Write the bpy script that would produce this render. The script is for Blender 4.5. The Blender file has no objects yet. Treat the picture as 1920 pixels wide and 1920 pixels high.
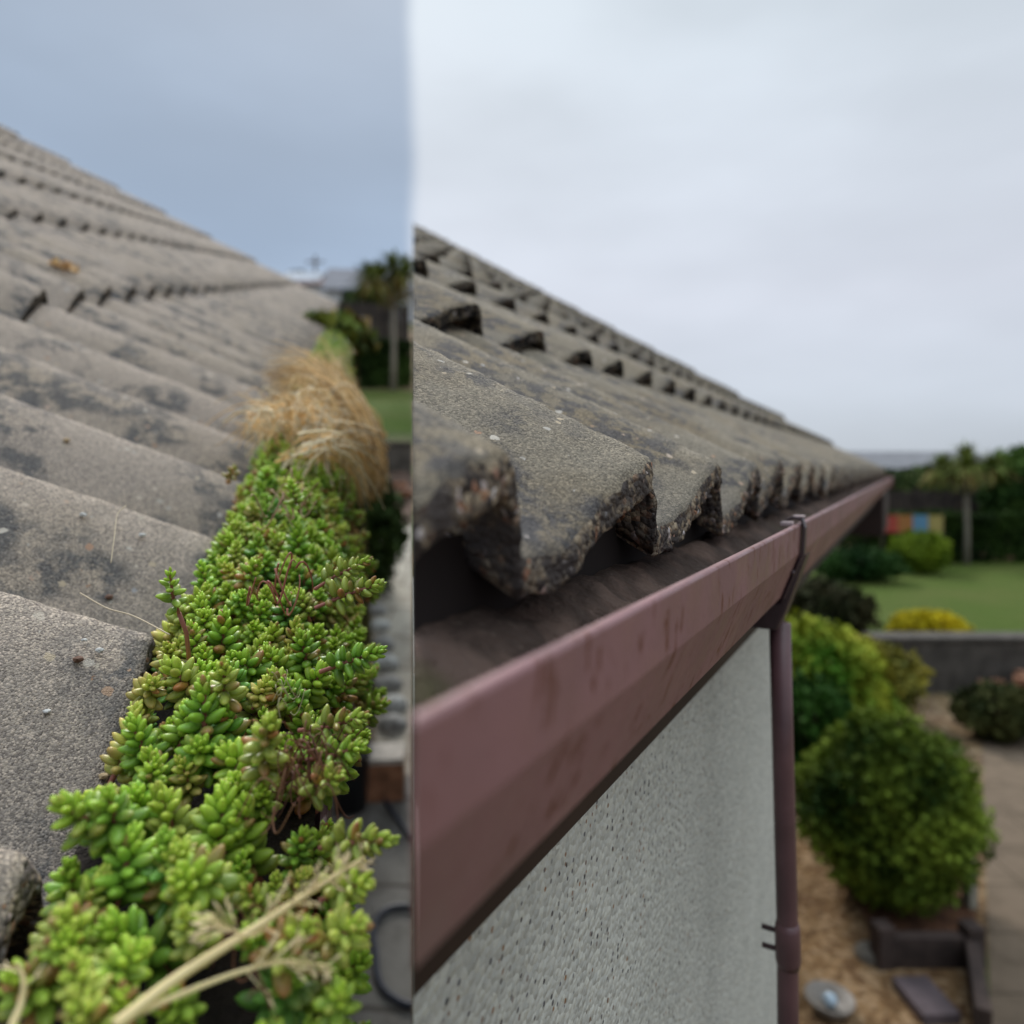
import bpy, bmesh, math, random
import numpy as np
from mathutils import Vector, noise
R = math.radians
random.seed(7); rng = np.random.default_rng(7)
C = bpy.context.scene.collection
S = bpy.context.scene

# ------------------------------------------------------------------ camera, world, sun, exposure
F = 1345.0; CX = 960.0; CY = 880.0          # focal length and horizon in photo pixels (1920 wide)
CAMZ = 2.4
cam = bpy.data.cameras.new('camera'); camo = bpy.data.objects.new('camera', cam); C.objects.link(camo)
camo.location = (0, 0, CAMZ); camo.rotation_euler = (R(90), 0, 0)
cam.sensor_width = 36; cam.lens = F/1920*36; cam.shift_y = -80/1920
cam.clip_start = 0.01; cam.clip_end = 3000
cam.dof.use_dof = True; cam.dof.focus_distance = 0.38; cam.dof.aperture_fstop = 5.0; cam.dof.aperture_blades = 0
S.camera = camo
w = bpy.data.worlds.new('World'); S.world = w; w.use_nodes = True
SUN_EL, SUN_AZ = R(42), R(-14)               # azimuth measured from +Y towards +X
def build_world():
    nt = w.node_tree; nt.nodes.clear(); N = nt.nodes.new; L = nt.links.new
    out = N('ShaderNodeOutputWorld'); bg = N('ShaderNodeBackground'); L(bg.outputs[0], out.inputs[0])
    sky = N('ShaderNodeTexSky'); sky.sky_type = 'NISHITA'; sky.sun_disc = False
    sky.sun_elevation = SUN_EL; sky.sun_rotation = SUN_AZ
    tc = N('ShaderNodeTexCoord'); sep = N('ShaderNodeSeparateXYZ'); L(tc.outputs['Generated'], sep.inputs[0])
    mp = N('ShaderNodeMapping'); mp.inputs['Scale'].default_value = (1.6, 1.6, 4.2); L(tc.outputs['Generated'], mp.inputs[0])
    n1 = N('ShaderNodeTexNoise'); n1.inputs['Scale'].default_value = 1.3; n1.inputs['Detail'].default_value = 5; n1.inputs['Roughness'].default_value = .45
    L(mp.outputs[0], n1.inputs[0])
    def mr(a, b, c, d, src, smooth=True):
        m = N('ShaderNodeMapRange'); m.interpolation_type = 'SMOOTHSTEP' if smooth else 'LINEAR'
        for i, v in enumerate((a, b, c, d)): m.inputs[i+1].default_value = v
        L(src, m.inputs[0]); return m.outputs[0]
    # darker blue-grey cloud bank on the left, brighter cloud cover on the right
    azr = N('ShaderNodeMath'); azr.operation = 'ARCTAN2'; L(sep.outputs[0], azr.inputs[0]); L(sep.outputs[1], azr.inputs[1])
    add = N('ShaderNodeMath'); add.operation = 'MULTIPLY_ADD'; L(n1.outputs[0], add.inputs[0]); add.inputs[1].default_value = .03; L(azr.outputs[0], add.inputs[2])
    fac = mr(-.137, -.108, 0, 1, add.outputs[0])
    rl = N('ShaderNodeValToRGB'); e = rl.color_ramp.elements
    e[0].position = .0; e[0].color = (.41, .50, .64, 1); e[1].position = .62; e[1].color = (.41, .48, .575, 1)
    m = rl.color_ramp.elements.new(.28); m.color = (.36, .46, .61, 1)
    L(sep.outputs[2], rl.inputs[0])
    rr = N('ShaderNodeValToRGB'); e = rr.color_ramp.elements
    e[0].position = 0; e[0].color = (.52, .58, .66, 1); e[1].position = .6; e[1].color = (.70, .78, .845, 1)
    m = rr.color_ramp.elements.new(.22); m.color = (.71, .75, .84, 1)
    L(sep.outputs[2], rr.inputs[0])
    mx = N('ShaderNodeMix'); mx.data_type = 'RGBA'; L(fac, mx.inputs[0]); L(rl.outputs[0], mx.inputs[6]); L(rr.outputs[0], mx.inputs[7])
    # soft cloud mottling and a brighter zenith
    cl = mr(.3, .7, .90, 1.08, n1.outputs[0]); zen = mr(.56, .95, 1.0, 3.5, sep.outputs[2])
    mu = N('ShaderNodeMath'); mu.operation = 'MULTIPLY'; L(cl, mu.inputs[0]); L(zen, mu.inputs[1])
    vm = N('ShaderNodeVectorMath'); vm.operation = 'SCALE'; L(mx.outputs[2], vm.inputs[0]); L(mu.outputs[0], vm.inputs['Scale'])
    sc = N('ShaderNodeVectorMath'); sc.operation = 'SCALE'; L(sky.outputs[0], sc.inputs[0]); sc.inputs['Scale'].default_value = .1
    m2 = N('ShaderNodeMix'); m2.data_type = 'RGBA'; m2.inputs[0].default_value = .06; L(vm.outputs[0], m2.inputs[6]); L(sc.outputs[0], m2.inputs[7])
    L(m2.outputs[2], bg.inputs[0]); bg.inputs[1].default_value = .86
build_world()
sun = bpy.data.lights.new('sun', 'SUN'); so = bpy.data.objects.new('sun', sun); C.objects.link(so)
sun.energy = 2.2; sun.angle = R(12); sun.color = (1, .96, .9)
so.rotation_euler = Vector((-math.sin(SUN_AZ)*math.cos(SUN_EL), -math.cos(SUN_AZ)*math.cos(SUN_EL), -math.sin(SUN_EL))).to_track_quat('-Z', 'Y').to_euler()
S.view_settings.view_transform = 'Standard'; S.view_settings.look = 'None'; S.view_settings.exposure = 0.22; S.view_settings.gamma = 1

# ------------------------------------------------------------------ frames (all working coordinates are relative to the eye)
def V(*a): return np.array(a, float)
def unit(v): return v/np.linalg.norm(v)
def ray(px, py): return V((px-CX)/F, 1, (CY-py)/F)
def at(px, py, d): return ray(px, py)*d
Z = V(0, 0, 1)
class Frame:
    def __init__(s, vx, vy):
        s.E = unit(ray(vx, vy)); s.P = unit(np.cross(s.E, Z)); s.N = np.cross(s.P, s.E)
    def pt(s, a, e, n): return s.P*a + s.E*e + s.N*n
    def co(s, v): return V(v@s.P, v@s.E, v@s.N)
    def plane(s, px, py, n):
        r = ray(px, py); return r*(n/(r@s.N))
A = Frame(657, 525); B = Frame(1700, 880)
SA = .18; SB = .15                            # spacing of the tile rolls
KA = SA/.15
HA = 2.6; HB = CAMZ
def gA(px, py, off=0.0): return A.plane(px, py, -HA+off)
def gB(px, py, off=0.0): return B.plane(px, py, -HB+off)

# ------------------------------------------------------------------ object helpers
def tag(o, label=None, cat=None, group=None, kind=None):
    if label: o['label'] = label
    if cat: o['category'] = cat
    if group: o['group'] = group
    if kind: o['kind'] = kind
    return o
LIFT = V(0, 0, CAMZ)
def thing(name, base, label, cat, group=None):
    o = bpy.data.objects.new(name, None); C.objects.link(o); o.empty_display_size = .1
    o.location = tuple(base+LIFT); o['_b'] = [float(x) for x in base]
    return tag(o, label, cat, group)
def origin(p):
    while p is not None and '_b' not in p: p = p.parent
    return V(*p['_b']) if p is not None else V(0, 0, 0)
def mesh_np(name, verts, faces, mats, parent=None, base=None, cols=None, smooth=True, fmat=None):
    """verts Nx3 relative to the eye; faces list of tuples or an int array"""
    verts = np.asarray(verts, float)
    me = bpy.data.meshes.new(name)
    if parent is None:
        b = np.asarray(base, float) if base is not None else V(0, 0, 0)
    else: b = origin(parent)
    if isinstance(faces, np.ndarray):
        n, k = faces.shape
        me.vertices.add(len(verts)); me.vertices.foreach_set('co', (verts-b).astype('f').ravel())
        me.loops.add(n*k); me.loops.foreach_set('vertex_index', faces.astype('i').ravel())
        me.polygons.add(n); me.polygons.foreach_set('loop_start', np.arange(0, n*k, k, dtype='i'))
        me.update(calc_edges=True); me.validate()
    else:
        me.from_pydata([tuple(v) for v in (verts-b)], [], [tuple(f) for f in faces]); me.update()
    if cols is not None and len(me.vertices) == len(cols):
        ca = me.color_attributes.new('col', 'FLOAT_COLOR', 'POINT')
        cc = np.ones((len(cols), 4), 'f'); cc[:, :3] = cols; ca.data.foreach_set('color', cc.ravel())
    if not isinstance(mats, (list, tuple)): mats = [mats]
    for m in mats: me.materials.append(m)
    if fmat is not None and len(me.polygons) == len(fmat): me.polygons.foreach_set('material_index', np.asarray(fmat, 'i'))
    if smooth: me.polygons.foreach_set('use_smooth', [True]*len(me.polygons))
    o = bpy.data.objects.new(name, me); C.objects.link(o)
    if parent is not None: o.parent = parent
    else:
        o.location = tuple(b+LIFT); o['_b'] = [float(x) for x in b]
    return o
class MB:
    def __init__(s): s.v = []; s.f = []; s.m = []; s.c = []
    def add(s, v, f, mi=0, col=None):
        n = len(s.v); s.v += [tuple(x) for x in v]; s.f += [tuple(i+n for i in q) for q in f]; s.m += [mi]*len(f)
        s.c += [col if col is not None else (.5, .5, .5)]*len(v)
    def box(s, o, ax, ay, az, mi=0, col=None):
        """corner o and three edge vectors"""
        o = np.asarray(o, float); ax = np.asarray(ax, float); ay = np.asarray(ay, float); az = np.asarray(az, float)
        vs = [o, o+ax, o+ax+ay, o+ay, o+az, o+ax+az, o+ax+ay+az, o+ay+az]
        fs = [(0, 3, 2, 1), (4, 5, 6, 7), (0, 1, 5, 4), (1, 2, 6, 5), (2, 3, 7, 6), (3, 0, 4, 7)]
        if np.cross(ax, ay)@az < 0: fs = [q[::-1] for q in fs]
        s.add(vs, fs, mi, col)
    def cbox(s, c, sx, sy, sz, rot=0, mi=0, col=None):
        """box standing on c"""
        x = V(math.cos(rot), math.sin(rot), 0)*sx; y = V(-math.sin(rot), math.cos(rot), 0)*sy
        s.box(np.asarray(c)-x/2-y/2, x, y, V(0, 0, sz), mi, col)
    def tube(s, pts, rad, seg=8, mi=0, col=None, cap=True):
        pts = [np.asarray(p, float) for p in pts]; n = len(pts)
        if not hasattr(rad, '__len__'): rad = [rad]*n
        d0 = unit(pts[1]-pts[0]); u = unit(np.cross(d0, V(.31, .22, .93) if abs(d0[2]) < .9 else V(1, .1, 0)))
        vs = []
        for i, p in enumerate(pts):
            d = unit(pts[min(i+1, n-1)]-pts[max(i-1, 0)]); u = unit(u-d*(u@d)); q = np.cross(d, u)
            for k in range(seg):
                t = 2*math.pi*k/seg; vs.append(p+(u*math.cos(t)+q*math.sin(t))*rad[i])
        fs = [(i*seg+k, i*seg+(k+1) % seg, (i+1)*seg+(k+1) % seg, (i+1)*seg+k) for i in range(n-1) for k in range(seg)]
        if cap: fs += [tuple(range(seg))[::-1], tuple((n-1)*seg+k for k in range(seg))]
        s.add(vs, fs, mi, col)
    def lathe(s, c, prof, seg=20, axis=Z, mi=0):
        c = np.asarray(c, float); u = unit(np.cross(axis, V(0.2, 1, .1))); q = np.cross(axis, u); vs = []
        for r, h in prof:
            for k in range(seg):
                t = 2*math.pi*k/seg; vs.append(c+axis*h+(u*math.cos(t)+q*math.sin(t))*r)
        n = len(prof)
        fs = [(i*seg+k, i*seg+(k+1) % seg, (i+1)*seg+(k+1) % seg, (i+1)*seg+k) for i in range(n-1) for k in range(seg)]
        fs += [tuple(range(seg))[::-1], tuple((n-1)*seg+k for k in range(seg))]
        s.add(vs, fs, mi)
    def sweep(s, prof, pts_fn, es, mi=0, closed=True):
        """prof: list of (a,n); pts_fn(a,e,n)->point; es: stations"""
        n = len(prof); vs = [pts_fn(a, e, h) for e in es for a, h in prof]; m = n if closed else n-1
        fs = [(i*n+k, i*n+(k+1) % n, (i+1)*n+(k+1) % n, (i+1)*n+k) for i in range(len(es)-1) for k in range(m)]
        if closed: fs += [tuple(range(n))[::-1], tuple((len(es)-1)*n+k for k in range(n))]
        s.add(vs, fs, mi)
    def build(s, name, mat, parent=None, base=None, smooth=False, bevel=0, cut=None, usecol=False):
        o = mesh_np(name, s.v, s.f, mat, parent, base, cols=np.array(s.c) if usecol else None, smooth=smooth, fmat=s.m)
        bm = bmesh.new(); bm.from_mesh(o.data); bmesh.ops.recalc_face_normals(bm, faces=bm.faces)
        if cut is not None: cut_bm(bm, cut, origin(o if parent is None else parent))
        if bevel:
            bmesh.ops.bevel(bm, geom=[e for e in bm.edges if e.is_manifold and e.calc_face_angle(0) > .5], offset=bevel, segments=2, affect='EDGES', profile=.6)
        bm.to_mesh(o.data); bm.free()
        return o
CUTN = unit(V(1, (960-775)/F, 0))              # the oblique gable end of the plain-gutter house
def cut_bm(bm, nrm, org):
    co = -org
    g = bm.verts[:]+bm.edges[:]+bm.faces[:]
    r = bmesh.ops.bisect_plane(bm, geom=g, plane_co=tuple(co), plane_no=tuple(nrm), clear_inner=True, dist=1e-6)
    ed = [x for x in r['geom_cut'] if isinstance(x, bmesh.types.BMEdge) and x.is_boundary]
    if ed: bmesh.ops.holes_fill(bm, edges=ed, sides=0)

# ------------------------------------------------------------------ materials
class Mat:
    def __init__(s, name, rough=.8, base=(.3, .3, .3), spec=.3):
        s.m = bpy.data.materials.new(name); s.m.use_nodes = True; s.nt = s.m.node_tree
        s.b = s.nt.nodes['Principled BSDF']; s.b.inputs['Roughness'].default_value = rough
        s.b.inputs['Base Color'].default_value = (*base, 1); s.b.inputs['Specular IOR Level'].default_value = spec
        s.tc = s.N('ShaderNodeTexCoord'); s.co = s.tc.outputs['Object']
    def N(s, t): return s.nt.nodes.new(t)
    def L(s, a, b): s.nt.links.new(a, b)
    def noise(s, scale, detail=4, rough=.55, co=None):
        n = s.N('ShaderNodeTexNoise'); n.inputs['Scale'].default_value = scale; n.inputs['Detail'].default_value = detail
        n.inputs['Roughness'].default_value = rough; s.L(co or s.co, n.inputs['Vector']); return n.outputs[0]
    def vor(s, scale, rnd=1):
        n = s.N('ShaderNodeTexVoronoi'); n.inputs['Scale'].default_value = scale; n.inputs['Randomness'].default_value = rnd
        s.L(s.co, n.inputs['Vector']); return n
    def mr(s, src, a, b, c=0, d=1):
        m = s.N('ShaderNodeMapRange'); m.interpolation_type = 'SMOOTHSTEP'
        for i, v in enumerate((a, b, c, d)): m.inputs[i+1].default_value = v
        s.L(src, m.inputs[0]); return m.outputs[0]
    def ramp(s, src, stops, const=False):
        r = s.N('ShaderNodeValToRGB'); el = r.color_ramp.elements
        if const: r.color_ramp.interpolation = 'CONSTANT'
        el[0].position = stops[0][0]; el[0].color = (*stops[0][1], 1); el[1].position = stops[-1][0]; el[1].color = (*stops[-1][1], 1)
        for p, c in stops[1:-1]: x = el.new(p); x.color = (*c, 1)
        s.L(src, r.inputs[0]); return r.outputs[0]
    def mix(s, f, a, b, mode='MIX'):
        m = s.N('ShaderNodeMix'); m.data_type = 'RGBA'; m.blend_type = mode
        for sock, v in ((m.inputs[0], f), (m.inputs[6], a), (m.inputs[7], b)):
            if isinstance(v, (int, float)): sock.default_value = v
            elif isinstance(v, tuple): sock.default_value = (*v, 1)
            else: s.L(v, sock)
        return m.outputs[2]
    def math(s, op, a, b):
        m = s.N('ShaderNodeMath'); m.operation = op
        for i, v in enumerate((a, b)):
            if isinstance(v, (int, float)): m.inputs[i].default_value = v
            else: s.L(v, m.inputs[i])
        return m.outputs[0]
    def color(s, c): s.L(c, s.b.inputs['Base Color']); return s
    def bump(s, h, dist, strength=1.0):
        b = s.N('ShaderNodeBump'); b.inputs['Distance'].default_value = dist; b.inputs['Strength'].default_value = strength
        s.L(h, b.inputs['Height']); s.L(b.outputs[0], s.b.inputs['Normal']); return s

def concrete(name, k=1.0, tone=(.30, .265, .225), dark=(.085, .085, .088), warm=(.27, .235, .175), patch=1.0, chipf=1.0):
    """weathered concrete roof tile: sand grains, lichen-dark blotches, sparse stone chips"""
    m = Mat(name, .92, spec=.15)
    big = m.noise(7*k, 3); mid = m.noise(46*k, 7, .72); fine = m.noise(700*k, 2)
    base = m.mix(m.mr(big, .35, .65), tone, warm)
    blot = m.math('MULTIPLY', m.mr(mid, .43, .55), m.mr(m.noise(14*k, 2), .43, .56))
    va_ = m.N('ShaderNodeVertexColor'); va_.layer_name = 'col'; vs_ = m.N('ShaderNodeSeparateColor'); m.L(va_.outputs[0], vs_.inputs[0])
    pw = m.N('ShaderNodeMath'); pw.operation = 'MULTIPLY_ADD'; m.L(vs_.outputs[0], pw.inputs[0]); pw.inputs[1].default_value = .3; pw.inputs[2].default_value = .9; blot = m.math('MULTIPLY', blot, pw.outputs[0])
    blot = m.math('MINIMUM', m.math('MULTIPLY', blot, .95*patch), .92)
    pan_tone = m.math('MULTIPLY', m.math('MULTIPLY', vs_.outputs[0], m.mr(m.noise(22*k, 4), .30, .62)), .42)  # pans toned darker, broken up by noise
    base = m.mix(pan_tone, base, tuple(x*1.05 for x in dark))
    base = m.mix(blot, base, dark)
    base = m.mix(m.math('MULTIPLY', vs_.outputs[1], m.mr(m.noise(60*k, 3), .3, .7, .15, .55)), base, tuple(x*1.45 for x in tone))  # paler crest line: a highlight painted into the tile colour
    g = m.vor(1150*k); gs = m.N('ShaderNodeSeparateColor'); m.L(g.outputs['Color'], gs.inputs[0])
    grain = m.ramp(gs.outputs[0], [(0, (.22, .20, .21)), (.25, (.62, .57, .52)), (.5, (.95, .92, .88)), (.75, (1.3, 1.24, 1.12)), (1, (2.1, 1.95, 1.75))])
    base = m.mix(.62, base, grain, 'MULTIPLY')
    ch = m.vor(150*k); dn = m.N('ShaderNodeTexNoise'); dn.inputs['Scale'].default_value = 330*k; m.L(m.co, dn.inputs[0])
    va = m.N('ShaderNodeVectorMath'); va.operation = 'MULTIPLY_ADD'; m.L(dn.outputs[1], va.inputs[0]); va.inputs[1].default_value = (.004/k, .004/k, .004/k); m.L(m.co, va.inputs[2]); m.L(va.outputs[0], ch.inputs['Vector'])
    cs = m.N('ShaderNodeSeparateColor'); m.L(ch.outputs['Color'], cs.inputs[0])
    chipm = m.math('MULTIPLY', m.mr(cs.outputs[1], .86, .87), m.math('SUBTRACT', m.math('MULTIPLY', m.mr(cs.outputs[0], 0, 1, .2, 1), .34), ch.outputs['Distance']))
    chipm = m.math('MULTIPLY', m.mr(cs.outputs[1], .86, .87), m.mr(m.math('SUBTRACT', m.math('MULTIPLY', m.mr(cs.outputs[0], 0, 1, .3, 1), .40), ch.outputs['Distance']), 0, .05))
    chipm = m.math('MULTIPLY', chipm, chipf)
    chc = m.ramp(cs.outputs[2], [(0, (.42, .33, .22)), (.3, (.36, .33, .29)), (.55, (.50, .44, .36)), (.8, (.32, .17, .09)), (.95, (.56, .55, .53)), (1, (.14, .12, .12))])
    base = m.mix(chipm, base, chc)
    h = m.math('ADD', m.math('MULTIPLY', g.outputs['Distance'], -.5), m.math('ADD', m.math('MULTIPLY', fine, .6), m.math('MULTIPLY', m.noise(150*k, 4), 1.1)))
    m.color(base).bump(h, .0010/k); return m.m
def aggregate(name, k=1.0, lift=1.0):
    """broken lower edge of a tile: stained coarse aggregate"""
    m = Mat(name, .95, spec=.1)
    g = m.vor(210*k); gs = m.N('ShaderNodeSeparateColor'); m.L(g.outputs['Color'], gs.inputs[0])
    c = m.ramp(gs.outputs[0], [(0, (.05, .042, .035)), (.35, (.13, .105, .075)), (.6, (.25, .195, .12)), (.82, (.34, .27, .17)), (.93, (.30, .14, .07)), (1, (.55, .52, .46))])
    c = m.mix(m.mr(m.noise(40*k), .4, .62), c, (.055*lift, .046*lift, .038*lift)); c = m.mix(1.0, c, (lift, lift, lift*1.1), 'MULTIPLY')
    m.color(c).bump(m.math('ADD', m.math('MULTIPLY', g.outputs['Distance'], -1.0), m.noise(300*k, 4)), .004/k)
    return m.m
def simple(name, base, rough=.7, var=.25, scale=8, bump=0, bscale=60, spec=.3, c2=None):
    m = Mat(name, rough, spec=spec)
    c2 = c2 or tuple(x*(1-var*1.6) for x in base)
    m.color(m.mix(m.mr(m.noise(scale, 5), .3, .7), base, c2))
    if bump: m.bump(m.noise(bscale, 4), bump)
    return m.m
def vcol(name, rough=.5, spec=.3, sub=0, trans=0):
    m = Mat(name, rough, spec=spec); a = m.N('ShaderNodeVertexColor'); a.layer_name = 'col'
    m.L(a.outputs[0], m.b.inputs['Base Color'])
    if sub:
        m.b.inputs['Subsurface Weight'].default_value = sub; m.b.inputs['Subsurface Radius'].default_value = (.6, 1, .25); m.b.inputs['Subsurface Scale'].default_value = .0025
    return m.m
M = {}
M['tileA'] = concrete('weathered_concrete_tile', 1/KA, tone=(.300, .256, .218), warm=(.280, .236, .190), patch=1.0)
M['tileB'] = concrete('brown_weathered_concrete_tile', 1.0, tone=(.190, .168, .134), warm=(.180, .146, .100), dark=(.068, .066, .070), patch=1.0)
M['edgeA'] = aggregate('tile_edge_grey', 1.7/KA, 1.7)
M['edgeD'] = aggregate('dark_tile_edge', 1.2, .42)  # darker copy of the tile edge for the upper courses
M['edgeB'] = aggregate('tile_edge_brown', 1.5, 1.15)
M['sedum'] = vcol('sedum_leaf', .38, .35, sub=.25)
M['stem'] = vcol('stem', .6)
M['straw'] = vcol('dry_straw', .7, .2)
M['foliage'] = vcol('foliage', .8, .1)
M['pebble'] = simple('pale_stone', (.60, .58, .54), .7, .2, 300)
M['soil'] = simple('dark_soil', (.045, .033, .024), .95, .4, 60, .01, 120)
def gutter_plastic():
    m = Mat('mauve_brown_plastic', .42, spec=.4)
    base = m.mix(m.mr(m.noise(9, 3), .35, .65), (.245, .122, .124), (.19, .098, .094))
    mp = m.N('ShaderNodeMapping'); m.L(m.co, mp.inputs[0]); mp.inputs['Scale'].default_value = (1, 1, .34)
    st = m.noise(170, 3, .5, mp.outputs[0]); st = m.math('MULTIPLY', m.mr(st, .57, .64), m.mr(m.noise(20, 2), .42, .56)); base = m.mix(st, base, (.12, .036, .022))
    base = m.mix(m.mr(m.noise(28, 4, .6, mp.outputs[0]), .62, .8, 0, .5), base, (.21, .14, .135))
    base = m.mix(m.mr(m.noise(420, 2), .66, .7, 0, .35), base, (.06, .03, .025))
    m.color(base); m.L(m.mr(m.noise(40, 4), .3, .7, .36, .6), m.b.inputs['Roughness']); m.bump(m.noise(90, 3), .0003); return m.m
M['gutter'] = gutter_plastic()
M['pipe'] = simple('red_brown_plastic', (.125, .062, .066), .4, .25, 14, spec=.4)
M['bracket'] = simple('dark_brown_plastic', (.055, .030, .034), .38, .3, 20, spec=.45)
M['tab'] = simple('faded_plastic', (.42, .32, .31), .5, .15, 200)
M['deck'] = simple('shade_black_underlay', (.022, .016, .014), .9, .2, 8)  # near-black colour put in for the shade under the tiles
M['fascia'] = simple('brown_stained_board', (.035, .018, .014), .6, .3, 6)
def gutter_muck():
    m = Mat('gutter_silt', .9, spec=.25)
    c = m.mix(m.mr(m.noise(26, 4), .42, .62), (.052, .034, .026), (.115, .075, .058))
    c = m.mix(m.mr(m.noise(11, 3), .58, .74, 0, .6), c, (.05, .055, .014))
    c = m.mix(m.mr(m.noise(300, 3), .62, .7, 0, .7), c, (.12, .09, .07))
    m.color(c).bump(m.noise(140, 5), .006); return m.m
M['silt'] = gutter_muck()
def pebbledash():
    m = Mat('pebbledash_render', .9, spec=.2)
    c = m.mix(m.mr(m.noise(5, 4), .3, .7), (.51, .51, .465), (.43, .43, .39))
    v = m.vor(260); s_ = m.N('ShaderNodeSeparateColor'); m.L(v.outputs['Color'], s_.inputs[0])
    c = m.mix(.45, c, m.ramp(s_.outputs[0], [(0, (.6, .6, .6)), (.5, (1, 1, 1)), (1, (1.35, 1.35, 1.3))]), 'MULTIPLY')
    v2 = m.vor(250); s2 = m.N('ShaderNodeSeparateColor'); m.L(v2.outputs['Color'], s2.inputs[0])
    k = m.math('MULTIPLY', m.mr(s2.outputs[0], .76, .77), m.mr(v2.outputs['Distance'], .42, .25))
    k = m.math('MULTIPLY', k, m.mr(m.noise(16, 2), .36, .52, .25, 1))
    c = m.mix(k, c, m.ramp(s2.outputs[1], [(0, (.07, .07, .075)), (.4, (.14, .13, .13)), (.62, (.30, .17, .09)), (.8, (.22, .21, .20)), (1, (.09, .09, .095))]))
    m.color(c).bump(m.math('SUBTRACT', m.noise(120, 4), v.outputs['Distance']), .0014); return m.m
M['dash'] = pebbledash()
M['bead'] = simple('smooth_render_strip', (.27, .26, .235), .8, .15, 30)
M['render'] = simple('white_render', (.55, .55, .52), .9, .1, 3, .004, 90)

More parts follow.
